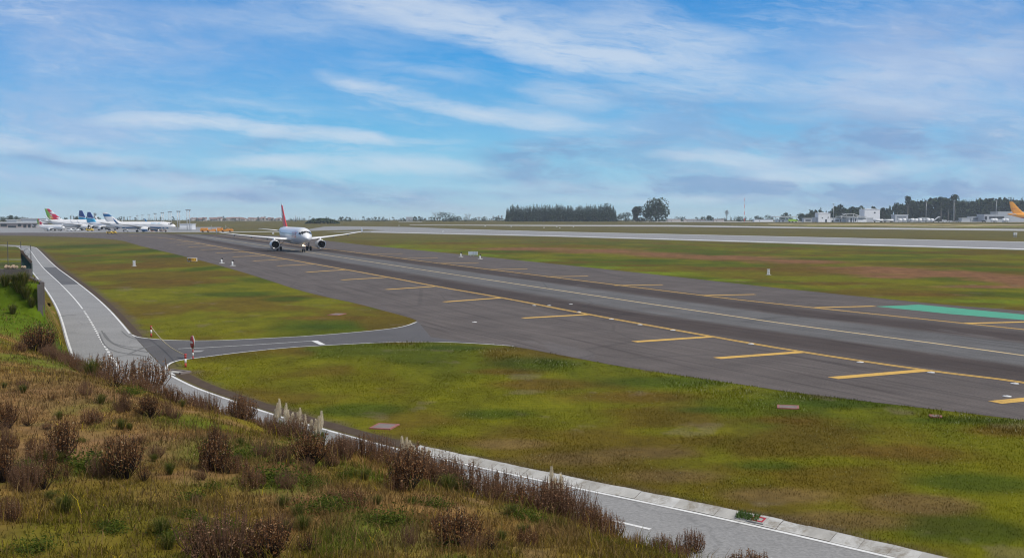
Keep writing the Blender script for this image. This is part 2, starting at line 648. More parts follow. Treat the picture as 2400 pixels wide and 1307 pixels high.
# big lawn in front
for q in [(1500, 930, 200, 18), (1850, 985, 170, 16), (1300, 900, 160, 14), (2100, 1060, 190, 26), (1180, 870, 120, 10), (2350, 1010, 130, 16)]:
    patch(*q, C_BR, 0.8)
for q in [(600, 850, 200, 26), (800, 900, 200, 24), (950, 940, 170, 22), (1300, 985, 180, 22), (1600, 1010, 160, 16), (1900, 1080, 240, 16), (700, 980, 110, 16), (1050, 1010, 120, 18)]:
    patch(*q, C_YG, 0.85)
for q in [(1250, 850, 170, 22), (1550, 895, 210, 18), (1060, 815, 110, 9), (1950, 945, 260, 16), (2250, 985, 220, 12), (850, 960, 130, 16), (1150, 970, 110, 14), (1800, 1090, 120, 13),
          (2300, 1130, 160, 26), (2250, 1240, 170, 36), (1650, 960, 120, 12)]:
    patch(*q, C_GR, 0.72)
for q in [(1350, 1075, 160, 22), (1560, 1115, 180, 20), (1800, 1160, 160, 22), (1960, 1220, 160, 22), (1200, 1040, 120, 14), (2150, 1180, 140, 22), (1500, 1060, 160, 12)]:
    patch(*q, np.array((0.150, 0.098, 0.032)), 0.85)
for q in [(900, 578, 90, 4), (1000, 587, 90, 4), (1120, 598, 90, 4), (1250, 611, 100, 4.5), (1400, 626, 100, 4.5), (1550, 641, 100, 5), (1700, 656, 90, 4), (2300, 706, 150, 6)]:
    patch(*q, np.array((0.125, 0.165, 0.004)), 0.85)
for q in [(1700, 628, 160, 4), (1950, 664, 150, 5), (2150, 690, 120, 4), (1500, 622, 110, 3), (1050, 570, 110, 3)]:
    patch(*q, C_BR, 0.8)
# across the runway
for q in [(2050, 526, 330, 2.0), (2350, 527, 220, 1.6)]:
    patch(*q, C_OC, 1.0)
for q in [(2300, 531, 260, 1.6), (1950, 529.5, 120, 1.0)]:
    patch(*q, np.array((0.24, 0.24, 0.05)), 0.9)


def field_col(x, y):
    x, y = np.asarray(x, float), np.asarray(y, float)
    r = np.hypot(x, y)
    wx, wy = x + 6 * (fbm(x / 11, y / 11, 31) - 0.5), y + 10 * (fbm(x / 11, y / 11, 37) - 0.5)
    n1 = fbm(wx / 16, wy / 22, 1)
    n2 = fbm(wx / 4.5, wy / 7, 5)
    n3 = fbm(x / 1.3, y / 1.8, 8)
    m1 = sstep(0.42, 0.62, 0.6 * n1 + 0.4 * n2)[..., None]
    col = C_YG * (1 - m1) + (C_GR * 0.6 + C_YG * 0.4) * m1
    m2 = (sstep(0.46, 0.64, fbm(wx / 9, wy / 13, 12)) * 0.68)[..., None]
    col = col * (1 - m2) + C_BR * m2
    fr = sstep(230, 520, r)[..., None]
    band = (0.75 + 0.5 * fbm(x / 60, y / 25, 21))[..., None]
    col = col * (1 - 0.8 * fr) + C_OL * band * 0.8 * fr
    for (cx, cy, hx, hy, c, s, sk) in PATCH:
        q = np.hypot((x - cx) / hx, (y - cy) / hy) + 0.9 * (n2 - 0.5) + 0.5 * (n1 - 0.5)
        k = (s * sstep(1.15, 0.35, q))[..., None]
        col = col * (1 - k) + c * (0.82 + 0.36 * n3[..., None]) * k
    col = col * (0.72 + 0.56 * n3)[..., None]
    # bare spots
    bs = (0.3 * sstep(0.70, 0.78, fbm(x / 2.2, y / 2.6, 41)) * (r < 140))[..., None]
    return col * (1 - bs) + C_DIRT * bs


th = np.concatenate([np.linspace(-math.pi, -0.62, 60, endpoint=False), np.linspace(-0.62, 0.62, 620, endpoint=False), np.linspace(0.62, math.pi, 61)])
rr = np.concatenate([[4, 8, 12, 16, 19], np.geomspace(21, 900, 420, endpoint=False), np.linspace(900, 1300, 40, endpoint=False), np.geomspace(1300, 3600, 25)])
TH, RR = np.meshgrid(th, rr)
gx, gy = RR * np.sin(TH), RR * np.cos(TH)
gcol = field_col(gx, gy)
# trodden earth beside the roads and along the taxiway edge
de = edist(road_far, gx, gy)
kk = (sstep(1.5, 0.5, de + 1.3 * (fbm(gx / 1.5, gy / 1.5, 51) - 0.5)) * 0.75)[..., None]
gcol = gcol * (1 - kk) + np.array((0.10, 0.075, 0.05)) * kk
gz = far_z(gy)
nT = len(th)
ii = (np.arange(len(rr) - 1)[:, None] * nT + np.arange(nT - 1)[None, :]).ravel()
Fq = np.stack([ii, ii + nT, ii + nT + 1, ii + 1], 1)[:, ::-1]
M_ground = mat('field_grass', (0.1, 0.1, 0.02), 0.95, 0.5, 2.4, 0.9, 9.0, spec=0.12, attr='Col')
ground = struct(np_mesh('ground', np.stack([gx, gy, gz], -1).reshape(-1, 3), Fq, M_ground, gcol.reshape(-1, 3)))
if ground.data.polygons[0].normal.z < 0:
    ground.data.flip_normals()

# ------------------------------------------------------------------ asphalt materials


def asphalt(name, c, fine=0.16, big=0.12, spec=0.35, rough=0.75, cracks=0.0, lanes=False, stains=0.0, stang=-0.4, stlen=0.35):
    m_ = bpy.data.materials.new(name)
    m_.use_nodes = True
    t = NT(m_.node_tree)
    b = t.t.nodes['Principled BSDF']
    tcn = t.n('ShaderNodeTexCoord')
    P = tcn.outputs['Object']
    if lanes:
        sp = t.n('ShaderNodeSeparateXYZ')
        t.put(sp.inputs[0], P)
        x, y = sp.outputs[0], sp.outputs[1]
        xc = t.m('MULTIPLY_ADD', y, -0.4, 52.0)
        xc = t.m('MULTIPLY_ADD', t.m('MAXIMUM', t.m('SUBTRACT', 88.0, y), 0.0), 0.116, xc)
        lat = t.m('MULTIPLY', t.m('SUBTRACT', x, xc), 0.928)
        cv = t.n('ShaderNodeCombineXYZ')
        t.put(cv.inputs[0], lat)
        t.put(cv.inputs[1], t.m('MULTIPLY', y, 0.03))
        wob = t.noise(cv.outputs[0], 0.35, 4, 0.6)
        latw = t.m('ADD', lat, t.m('MULTIPLY_ADD', wob.outputs['Fac'], 3.0, -1.5))
        al = t.m('ABSOLUTE', latw)
        centre = t.smooth(al, 6.0, 3.6)
        brown = t.m('MULTIPLY', t.smooth(al, 3.8, 6.2), t.smooth(al, 12.5, 8.5))
        col = t.mix(centre, tuple(c), (0.132, 0.128, 0.125))
        col = t.mix(brown, col, (0.070, 0.055, 0.048))
        st = t.noise(cv.outputs[0], 1.6, 6, 0.7)
        col = t.mix(1.0, col, t.ramp(st.outputs['Fac'], [(0.25, 0.72), (0.5, 1.0), (0.8, 1.28)]), 'MULTIPLY')
        st2 = t.noise(streak(t, P, -0.38, (1.2, 0.03, 1)), 1.0, 5, 0.6)
        col = t.mix(t.smooth(st2.outputs['Fac'], 0.56, 0.70), col, t.mix(1.0, col, (0.70, 0.68, 0.68), 'MULTIPLY'))
        jl = t.m('ABSOLUTE', t.m('SUBTRACT', t.m('FRACT', t.m('MULTIPLY', t.m('ADD', lat, t.m('MULTIPLY', wob.outputs['Fac'], 0.25)), 0.22)), 0.5))
        col = t.mix(t.m('MULTIPLY', t.smooth(jl, 0.014, 0.006), 0.45), col, (0.028, 0.026, 0.026))
        pn = t.noise(streak(t, P, -0.38, (0.9, 0.16, 1)), 0.35, 3, 0.5)
        col = t.mix(t.m('MULTIPLY', t.smooth(pn.outputs['Fac'], 0.66, 0.67), 0.5), col, (0.135, 0.122, 0.118))
        vb = t.n('ShaderNodeTexVoronoi', feature='DISTANCE_TO_EDGE')
        t.put(vb.inputs['Vector'], streak(t, P, -0.38, (0.11, 0.03, 1)))
        vb.inputs['Scale'].default_value = 1.0
        col = t.mix(t.m('MULTIPLY', t.smooth(vb.outputs['Distance'], 0.010, 0.003), 0.2), col, (0.03, 0.028, 0.028))
    else:
        col = tuple(c)
    n1 = t.noise(P, 0.23, 6, 0.65)
    col = t.mix(1.0, col, t.ramp(n1.outputs['Fac'], [(0.2, 1 - 2 * big), (0.8, 1 + 2 * big)]), 'MULTIPLY')
    n2 = t.noise(P, 9.0, 4, 0.75)
    col = t.mix(1.0, col, t.ramp(n2.outputs['Fac'], [(0.25, 1 - 2 * fine), (0.75, 1 + 2 * fine)]), 'MULTIPLY')
    if stains:
        n4 = t.noise(streak(t, P, stang, (1, stlen, 1)), 0.55, 6, 0.7, 0.3)
        col = t.mix(t.m('MULTIPLY', t.smooth(n4.outputs['Fac'], 0.58, 0.75), stains), col, t.mix(1.0, col, (0.6, 0.58, 0.57), 'MULTIPLY'))
    if cracks:
        vo = t.n('ShaderNodeTexVoronoi', feature='DISTANCE_TO_EDGE')
        wn_ = t.noise(P, 1.2, 4)
        ad = t.n('ShaderNodeVectorMath', operation='ADD')
        t.put(ad.inputs[0], P)
        t.put(ad.inputs[1], wn_.outputs['Color'])
        t.put(vo.inputs['Vector'], ad.outputs[0])
        vo.inputs['Scale'].default_value = 0.16
        col = t.mix(t.m('MULTIPLY', t.smooth(vo.outputs['Distance'], 0.012, 0.004), cracks), col, (0.05, 0.05, 0.05))
    t.put(b.inputs['Base Color'], col)
    n3 = t.noise(P, 0.5, 5, 0.6)
    t.put(b.inputs['Roughness'], t.m('MULTIPLY_ADD', n3.outputs['Fac'], 0.2, rough - 0.1))
    b.inputs['Specular IOR Level'].default_value = spec
    bp = t.n('ShaderNodeBump')
    bp.inputs['Strength'].default_value = 0.12
    t.put(bp.inputs['Height'], n2.outputs['Fac'])
    t.put(b.inputs['Normal'], bp.outputs[0])
    return m_


M_taxi = asphalt('taxiway_asphalt', (0.118, 0.101, 0.092), lanes=True, spec=0.14, rough=0.85)
M_run = asphalt('runway_concrete', (0.265, 0.262, 0.258), big=0.1, spec=0.3, stains=0.8, stang=-0.47, stlen=0.02)
M_pale = asphalt('pale_concrete', (0.40, 0.395, 0.38), big=0.08, spec=0.3)
M_road = asphalt('worn_asphalt', (0.265, 0.262, 0.255), big=0.07, spec=0.25, cracks=0.16, stains=0.25)
M_link = asphalt('dark_asphalt', (0.100, 0.094, 0.092), big=0.1, cracks=0.25, stains=0.4)
M_patchd = asphalt('asphalt_repair', (0.115, 0.113, 0.112))
def paint(name, c, under, wear=0.30):
    m_ = mat(name, c, 0.7, 0.16, 2.5)
    t = NT(m_.node_tree)
    b = t.t.nodes['Principled BSDF']
    src = b.inputs['Base Color'].links[0].from_socket
    tcn = t.n('ShaderNodeTexCoord')
    a = t.noise(tcn.outputs['Object'], 5.5, 6, 0.75)
    c2 = t.noise(tcn.outputs['Object'], 0.45, 4, 0.6)
    k = t.m('MULTIPLY', t.smooth(t.m('ADD', a.outputs['Fac'], t.m('MULTIPLY_ADD', c2.outputs['Fac'], 0.6, -0.3)), 0.52, 0.70), wear * 2, clamp=True)
    t.put(b.inputs['Base Color'], t.mix(k, src, under))
    return m_


M_yel = paint('yellow_paint', (0.64, 0.385, 0.07), (0.12, 0.09, 0.06), .22)
M_pyel = paint('faded_yellow_paint', (0.62, 0.47, 0.24), (0.14, 0.11, 0.08), .2)
M_wht = paint('white_road_paint', (0.72, 0.72, 0.70), (0.24, 0.24, 0.23), .25)
M_grn = paint('green_ground_paint', (0.07, 0.34, 0.21), (0.08, 0.14, 0.11), .3)
M_soil = mat('ditch_soil', (0.085, 0.062, 0.045), 0.95, 0.4, 2.5, 0.8, 12, spec=0.1)

# ------------------------------------------------------------------ pavements
taxi_near = gl([(3300, 1092), (2400, 984), (2167, 956), (2011, 938), (1856, 919), (1740, 901), (1461, 860), (1330, 835), (1204, 811), (1100, 803), (1000, 799), (940, 799)], 1)
taxi_near2 = gl([(940, 768), (972, 757), (978, 751), (960, 744), (900, 728), (840, 712), (760, 695), (700, 680), (640, 660), (560, 635), (500, 618), (430, 600), (370, 586), (320, 574),
                 (286, 563), (240, 559), (180, 555.6), (100, 553), (0, 552), (-300, 551)], 1)
taxi_far = gl([(-300, 543.9), (0, 544.8), (260, 546), (360, 547.4), (483, 549), (567, 550), (656, 552), (775, 565), (860, 575), (1006, 588.5), (1187, 607), (1375, 626), (1562, 646),
               (1750, 667), (1875, 680), (2050, 698), (2225, 715), (2400, 728), (3300, 806)], 1)
poly('taxiway', taxi_near + taxi_near2 + taxi_far, 0.008, M_taxi)
link_pts = gl([(312, 786), (320, 790.5), (350, 794.5), (400, 798), (500, 799), (625, 793), (737, 787), (900, 773), (950, 765), (978, 752)], 1) + \
    [G(1010, 790)] + gl([(1100, 803), (1000, 799.5), (900, 802), (762, 809), (675, 814), (550, 827), (475, 837), (432, 842), (410, 846), (396, 852), (388, 861), (390, 868)], 1)
ribbon('perimeter_road', road_near, road_far, 0.012, M_road)
poly('link_road', link_pts, 0.016, M_link)
# dark repair on the upper road
rp = [G(100, 626), G(131, 626), G(185, 666), G(141, 668)]
poly('road_repair', rp, 0.016, M_patchd)
# perimeter road lines
stripe('road_edge_line', [p for p in offset(road_far, -0.12)][:46], 0.13, 0.020, M_wht)
kn = [p for p in road_far if p.y < G(392, 868).y]
stripe('road_edge_line', gl([(390, 862), (396, 871), (412, 882)], 1) + offset(kn, -0.10)[2:], 0.14, 0.021, M_wht)
stripe('road_edge_line', [p for p in offset(road_near, 0.15) if p.y > 40], 0.13, 0.020, M_wht)
mid = offset(road_far, -ROAD_W / 2)
solid = [p for p in mid if 92 < p.y < 290]
stripe('road_centre_line', solid, 0.13, 0.020, M_wht)


def dashes(name, line, on, off, wd, z, m_, y0, y1):
    mb = MB()
    acc = 0.0
    for a, b in zip(line[:-1], line[1:]):
        d = (b - a)
        L = d.length
        if L < 1e-6:
            continue
        u = d / L
        n_ = Vector((-u.y, u.x, 0)) * wd / 2
        s = -acc
        while s < L:
            s0, s1 = max(s, 0), min(s + on, L)
            p, q = a + u * s0, a + u * s1
            if s1 > s0 and y0 < p.y < y1:
                mb.add([(p - n_) + Vector((0, 0, z)), (p + n_) + Vector((0, 0, z)), (q + n_) + Vector((0, 0, z)), (q - n_) + Vector((0, 0, z))], [(0, 3, 2, 1)])
            s += on + off
        acc = (L + acc) % (on + off)
    o = mb.build(name, m_)
    if len(o.data.polygons) and o.data.polygons[0].normal.z < 0:
        o.data.flip_normals()
    return struct(o)


dashes('road_dashed_line', mid, 0.9, 0.55, 0.15, 0.020, M_wht, 58, 92)
dashes('road_dashed_line', mid, 2.1, 3.4, 0.13, 0.020, M_wht, 5, 58)
# link road lines
stripe('link_edge_line', gl([(310, 785), (320, 790), (350, 794), (400, 798), (500, 799), (625, 793), (737, 787), (900, 773), (950, 765), (976, 755)], 2), 0.13, 0.024, M_wht)
stripe('link_edge_line', gl([(1204, 811), (1100, 804), (1000, 800.5), (900, 802.5), (762, 809.5), (675, 814.5), (550, 827.5), (475, 837.5), (432, 842.5), (410, 847), (396, 853), (389, 861), (391, 869)], 2), 0.14, 0.024, M_wht)
stripe('link_lane_line', gl([(446, 817), (600, 808), (735, 799)], 1), 0.11, 0.024, M_wht)
stripe('link_lane_line', [G(418, 818), G(452, 815.5)], 0.10, 0.028, M_wht)
poly('stop_bar', [G(729, 799), G(744, 798.5), G(763, 808), G(750, 808.6)], 0.028, M_wht)
poly('worn_paint_mark', [G(450, 822), G(480, 821), (G(470, 825)), G(452, 826)], 0.024, mat('worn_white_paint', (0.30, 0.30, 0.30), 0.8, 0.3, 3))
M_skid = mat('tyre_marks', (0.14, 0.14, 0.14), 0.9, 0.3, 3)
for k_, pts__ in enumerate(([(238, 775), (252, 800), (290, 812), (340, 816)], [(242, 780), (262, 806), (300, 818), (350, 826)], [(285, 776), (300, 790), (330, 797)], [(300, 830), (345, 812), (372, 806)], [(262, 838), (310, 830), (360, 838)],
                             [(142, 742), (160, 738), (178, 739)], [(233, 782), (245, 812), (275, 826), (330, 832)])):
    stripe('tyre_mark', gl(pts__, 2), 0.16 if k_ % 2 else 0.10, 0.0185 + .0004 * k_, M_skid)
# ditches beside the road
kerb_up = [p for p in road_far if 71 < p.y < 268]
ribbon('ditch', offset(kerb_up, 0.08), offset(kerb_up, 0.55), 0.006, M_soil)
kerb_dn = [p for p in road_far if 33.5 < p.y < 55]
ribbon('ditch', offset(kerb_dn, 0.18), [p + Vector((0, 0, 0)) for p in offset(kerb_dn, 0.85)], 0.006, M_soil)

# concrete gutter with a raised back, from the bend to the right edge of the view
M_gut = mat('gutter_concrete', (0.47, 0.46, 0.42), 0.9, 0.38, 2.6, 0.6, 9, isl=[(0, (0.43, 0.42, 0.39)), (0.5, (0.49, 0.485, 0.46)), (1, (0.54, 0.54, 0.52))])
gp = [p for p in road_far if p.y < 35.9 and p.x > -6]
gp = [G(962, 1058)] + [p for p in gp if p.x > G(962, 1058).x]
prof = [(0.04, 0.010), (0.10, 0.018), (0.36, 0.12), (0.47, 0.15), (0.53, 0.10), (0.56, -0.05)]
# split into cast slabs about 1.2 m long with open joints
path = [gp[0]]
for a, b in zip(gp[:-1], gp[1:]):
    n_ = max(1, int((b - a).length / 0.3))
    path += [a + (b - a) * (i / n_) for i in range(1, n_ + 1)]
mb = MB()
offs = [offset(path, o_) for o_, z_ in prof]
for q in offs[3:5]:
    for i_, pp in enumerate(q):
        w_ = float(vn(i_ * .6, .3, 7) - .5) * .10
        pp.x += w_ * .7
        pp.y += w_ * .7
for k in range(0, len(path) - 3, 2):
    dz = 0.014 * (random.random() - 0.5)
    u = 0.985
    mb.loft([[tuple(offs[i][k] + Vector((0, 0, prof[i][1] + dz))) for i in range(len(prof))], [tuple(offs[i][k + 1] + Vector((0, 0, prof[i][1] + dz))) for i in range(len(prof))],
             [tuple(offs[i][k + 1] * (1 - u) + offs[i][k + 2] * u + Vector((0, 0, prof[i][1] + dz))) for i in range(len(prof))]], sm=False, cap=False, closed=False)
_t = NT(M_gut.node_tree)
_b = _t.t.nodes['Principled BSDF']
_src = _b.inputs['Base Color'].links[0].from_socket
_tc = _t.n('ShaderNodeTexCoord')
_n = _t.noise(_tc.outputs['Object'], 1.1, 7, 0.72, 0.6)
_n2 = _t.noise(_tc.outputs['Object'], 7.0, 5, 0.7)
_k = _t.smooth(_t.m('MULTIPLY_ADD', _n2.outputs['Fac'], 0.35, _n.outputs['Fac']), 0.62, 0.86)
_t.put(_b.inputs['Base Color'], _t.mix(_t.m('MULTIPLY', _k, 0.75), _src, (0.20, 0.165, 0.115)))
gut = struct(mb.build('gutter', M_gut))
if gut.data.polygons[1].normal.z < 0:
    gut.data.flip_normals()
ribbon('gutter_bed', offset(path, 0.05), offset(path, 0.62), 0.007, M_soil)

# taxiway lines
L_c = gl([(3300, 965), (2400, 831.5), (1900, 767), (1700, 738.5), (1000, 634), (730, 592), (567, 568), (467, 553.5), (380, 549.6)], 2)
stripe('taxiway_centre_line', L_c, 0.30, 0.014, M_pyel)
L_n = gl([(3300, 1030), (2400, 895), (2170, 868), (1880, 825), (1670, 789), (1380, 737), (1175, 697), (1022, 671), (900, 647.5), (733, 618), (619, 598), (533, 582), (452, 567), (400, 559.5), (360, 555.6), (300, 552)], 1)
stripe('taxiway_edge_line', offset(L_n, 0.14), 0.18, 0.014, M_yel)
stripe('taxiway_edge_line', offset(L_n, -0.14), 0.18, 0.014, M_yel)
L_f = gl([(3300, 866), (2400, 772), (1900, 720.5), (1700, 699), (1375, 659), (1000, 613.5), (860, 595), (733, 579.5), (671, 571), (608, 562.5), (567, 557), (500, 552.5)], 1)
stripe('taxiway_edge_line', offset(L_f, 0.13), 0.17, 0.014, M_yel)
stripe('taxiway_edge_line', offset(L_f, -0.13), 0.17, 0.014, M_yel)
near_st = [((1878, 825), (1680, 839.5)), ((2166, 868), (1952, 886)), ((1668, 789), (1487, 801)), ((1378, 737), (1226, 745.5)), ((1174, 698), (1041, 707.5)), ((1021, 671), (906, 678.5)),
           ((906, 650), (801, 656)), ((809, 632), (718, 638)), ((735, 619), (650, 623)), ((669, 607.5), (594, 611.5)), ((621, 598.5), (546, 602)), ((573, 590), (506, 593)),
           ((537, 583), (471, 585.5)), ((500, 576), (441, 579)), ((470, 571), (415, 573.5)), ((444, 566.5), (392, 568.5)), ((2560, 921), (2332, 943))]
for a, b in near_st:
    stripe('taxiway_side_stripe', [G(*a), G(*b)], 0.74, 0.018, M_yel)
far_st = [((1912, 721), (2050, 717.5)), ((2262, 758), (2440, 753.5)), ((1648, 692.5), (1770, 690)), ((1440, 669), (1553, 667.3)), ((1280, 648.5), (1378, 647)), ((1145, 631.5), (1236, 630)),
          ((1030, 617), (1122, 615.8)), ((940, 605.5), (1026, 604.5)), ((862, 595.5), (944, 594.3))]
for a, b in far_st:
    stripe('taxiway_side_stripe', [G(*a), G(*b)], 0.74, 0.018, M_yel)
poly('green_taxiway_marking', [G(2052, 718), G(2120, 715.5), G(2153, 713.6), G(2400, 737), G(3300, 816), G(3300, 850), G(2440, 753), G(2230, 736)], 0.013, M_grn)

# runway and far pavements
run_n = [(-400, 545.6), (575, 544.0), (700, 544.3), (870, 545), (1300, 554.5), (1900, 572.3), (2400, 586.2), (3300, 611.5)]
run_f = [(3300, 586.5), (2400, 566.3), (1900, 555.3), (1300, 542.6), (1089, 537), (960, 532), (800, 530), (600, 529.2)]
poly('runway', [G(*p) for p in [(690, 542.4), (760, 540), (860, 538), (905, 540.2), (870, 541), (760, 543.4), (870, 545)] + run_n[4:]] + [G(*p) for p in run_f[:-1]] + [G(760, 531)], 0.008, M_run)
M_rl = mat('runway_white_paint', (0.78, 0.78, 0.76), 0.7, 0.1, 2)
ribbon('runway_edge_line', [G(870, 543.9), G(1300, 553.1), G(1900, 570.5), G(2400, 584.2), G(3300, 609)], [G(870, 543.3), G(1300, 552.4), G(1900, 569.4), G(2400, 582.8), G(3300, 607.3)], 0.014, M_rl)
ribbon('runway_edge_line', [G(1089, 538), G(1300, 543.4), G(1900, 556.2), G(2400, 567.5), G(3300, 588)], [G(1089, 537.7), G(1300, 543.1), G(1900, 555.9), G(2400, 567.1), G(3300, 587.5)], 0.014, M_rl)
ribbon('apron_strip', [G(-500, 545.2), G(0, 545.0), G(300, 544.8), G(480, 544.3), G(690, 543.6)], [G(-500, 541.3), G(0, 541.4), G(300, 542.4), G(480, 542.8), G(690, 542.2)], 0.010, M_pale)
ribbon('far_taxiway', [G(960, 527.6), G(1300, 529.8), G(1580, 531.0), G(1900, 535.4), G(2400, 541.0), G(3300, 551)], [G(960, 526.6), G(1300, 527.2), G(1580, 527.4), G(1900, 532.2), G(2400, 536.6), G(3300, 545)], 0.010, M_pale)
# pale apron under the far buildings
ap = MB()
yb = [1252, 1600]
a_, b_, c_, d_ = GX(1560, 1254), GX(3300, 1254), GX(3300, 1640), GX(1450, 1640)
poly('far_apron', [a_, b_, c_, d_], 0.012, M_pale)
ribbon('dirt_track', [GX(1800, 1130), GX(2040, 1080), GX(2220, 1030), GX(2420, 1120)], [GX(1800, 1120), GX(2040, 1068), GX(2220, 1012), GX(2420, 1108)], 0.02, mat('sandy_track', (0.5, 0.42, 0.28), 0.9, 0.2, 0.5))
poly('apron', [GX(-700, 562), GX(500, 640), GX(520, 1000), GX(-700, 1000)], 0.006, asphalt('apron_concrete', (0.26, 0.26, 0.26)))

# ------------------------------------------------------------------ the hill in front
hx, hy = np.meshgrid(np.arange(-62, 32, 0.22), np.concatenate([np.arange(-14, 14, 0.4), np.arange(14, 100, 0.22)]))
hzv = hill_z(hx, hy)
C_SOIL, C_STRAW, C_HG, C_HO, C_HB = [np.array(c) for c in ((0.150, 0.086, 0.038), (0.172, 0.104, 0.030), (0.058, 0.088, 0.005), (0.106, 0.082, 0.009), (0.058, 0.088, 0.005))]
HP = []


def hpatch(px, py, rad, c, s):
    p = on_hill(px, py)
    HP.append((p.x, p.y, rad, c, s))


for q in [(200, 1060, 3.2), (300, 870, 3), (760, 1170, 1.6), (880, 1240, 1.3), (520, 1030, 1.8), (100, 930, 4), (640, 1110, 1.4), (1320, 1255, 1.0), (1010, 1180, .8), (370, 1190, 1.3), (430, 1200, .8)]:
    hpatch(*q, C_SOIL, 0.8)
for q in [(40, 720, 5), (60, 690, 5), (30, 760, 3)]:
    hpatch(*q, C_HB, 0.95)
for q in [(560, 1060, 1.6), (640, 1130, 1.0), (900, 1230, 1.0), (1050, 1145, 1.3), (240, 880, 1.6), (100, 850, 2.2), (420, 990, 1.4), (690, 1010, 1.2), (220, 1100, 1.0), (1250, 1210, 1), (800, 1270, .9), (60, 1280, 1.1), (250, 1230, 1.4)]:
    hpatch(*q, C_HG, 0.75)
for q in [(150, 1250, 3), (300, 1280, 2), (1500, 1300, 2)]:
    hpatch(*q, C_HO, 0.6)


def hill_col(x, y):
    x, y = np.asarray(x, float), np.asarray(y, float)
    n1, n2, n3 = fbm(x / 3.4, y / 4.2, 61), fbm(x / 0.9, y / 1.1, 67), fbm(x * 4, y * 4, 71, 3)
    m1 = sstep(0.36, 0.56, n1)[..., None]
    col = C_STRAW * (1 - m1) + C_HO * m1
    m2 = (sstep(0.52, 0.66, 0.6 * fbm(x / 2.1, y / 2.6, 73) + 0.4 * n2) * 0.85)[..., None]
    col = col * (1 - m2) + C_HG * m2
    m3 = (sstep(0.56, 0.68, 0.5 * fbm(x / 2.6, y / 2.0, 79) + 0.5 * n2) * 0.7)[..., None]
    col = col * (1 - m3) + C_SOIL * m3
    for (cx, cy, r_, c, s) in HP:
        q = np.hypot((x - cx), (y - cy) * 0.8) / r_ + 0.9 * (n2 - 0.5)
        k = (s * sstep(1.1, 0.3, q))[..., None]
        col = col * (1 - k) + c * k
    return col * (0.85 + 1.1 * n3)[..., None]


hcol = hill_col(hx, hy)
nx_ = hx.shape[1]
ii = (np.arange(hx.shape[0] - 1)[:, None] * nx_ + np.arange(nx_ - 1)[None, :]).ravel()
Fh = np.stack([ii, ii + 1, ii + nx_ + 1, ii + nx_], 1)
keep = (hzv.ravel()[Fh] > -0.2).any(1)
M_hill = mat('hill_soil_and_grass', (0.1, 0.1, 0.02), 0.97, 0.35, 5.0, 1.0, 22.0, spec=0.1, attr='Col')
struct(np_mesh('hillside', np.stack([hx, hy, hzv], -1).reshape(-1, 3), Fh[keep], M_hill, hcol.reshape(-1, 3), smooth=True))


# ------------------------------------------------------------------ grass blades
def blades(name, x, y, z, hgt, wdt, lean, col, m_):
    n = len(x)
    a = RNG.random(n) * 2 * math.pi
    la = RNG.random(n) * 2 * math.pi
    dx, dy = np.cos(a) * wdt / 2, np.sin(a) * wdt / 2
    lx, ly = np.cos(la) * lean * hgt, np.sin(la) * lean * hgt
    p0 = np.stack([x - dx, y - dy, z], 1)
    p1 = np.stack([x + dx, y + dy, z], 1)
    p2 = np.stack([x + lx * 0.35 - dx * 0.7, y + ly * 0.35 - dy * 0.7, z + hgt * 0.6], 1)
    p3 = np.stack([x + lx * 0.35 + dx * 0.7, y + ly * 0.35 + dy * 0.7, z + hgt * 0.6], 1)
    p4 = np.stack([x + lx, y + ly, z + hgt * np.sqrt(np.clip(1 - lean ** 2 * 0.6, 0.1, 1))], 1)
    Vv = np.stack([p0, p1, p2, p3, p4], 1).reshape(-1, 3)
    b = np.arange(n)[:, None] * 5
    T = np.concatenate([b + [[0, 1, 3]], b + [[0, 3, 2]], b + [[2, 3, 4]]], 0)
    cc = np.repeat(col, 5, 0)
    return struct(np_mesh(name, Vv, T, m_, cc), 'stuff')


M_blade = mat('grass_blade', (0.1, 0.12, 0.02), 0.8, 0.1, 2.0, spec=0.15, attr='Col')


def thin(m_, k):
    """light passes through thin blades and leaves"""
    t = NT(m_.node_tree)
    b = t.t.nodes['Principled BSDF']
    o = [n_ for n_ in t.t.nodes if n_.type == 'OUTPUT_MATERIAL'][0]
    tr = t.n('ShaderNodeBsdfTranslucent')
    t.put(tr.inputs[0], b.inputs['Base Color'].links[0].from_socket)
    mx = t.n('ShaderNodeMixShader')
    mx.inputs[0].default_value = k
    t.t.links.new(b.outputs[0], mx.inputs[1])
    t.t.links.new(tr.outputs[0], mx.inputs[2])
    t.t.links.new(mx.outputs[0], o.inputs[0])


thin(M_blade, 0.45)
# dry and green blades over the hill
N = 420000
ra = 11 * (78 / 11) ** RNG.random(N)
an = RNG.uniform(-0.60, 0.42, N)
bx, by = ra * np.sin(an), ra * np.cos(an)
dd_ = hill_d(bx, by)
ok = (dd_ > 0.15) & (by < 79)
bx, by, ra, dd_ = bx[ok], by[ok], ra[ok], dd_[ok]
dens = fbm(bx / 1.2, by / 1.2, 91)
bare = fbm(bx / 2.6, by / 2.0, 79) * 0.5 + 0.5 * fbm(bx / 0.9, by / 1.1, 67)
ok = RNG.random(len(bx)) < np.clip(1.7 * dens * (1 - 0.75 * sstep(0.54, 0.66, bare)), 0.1, 1)
bx, by, ra, dens = bx[ok], by[ok], ra[ok], dens[ok]
bz = hill_z(bx, by)
bc = hill_col(bx, by)
n = len(bx)
strawk = (RNG.random(n) < 0.30)[:, None]
yel = (RNG.random(n) < 0.004)[:, None]
bc = np.where(strawk, np.array((0.25, 0.165, 0.062)) * RNG.uniform(0.35, 1.3, (n, 1)), bc * RNG.uniform(0.6, 1.5, (n, 1)))
bc = np.where(yel, np.array((0.62, 0.46, 0.03)), bc)
tall = (RNG.random(n) < 0.05)
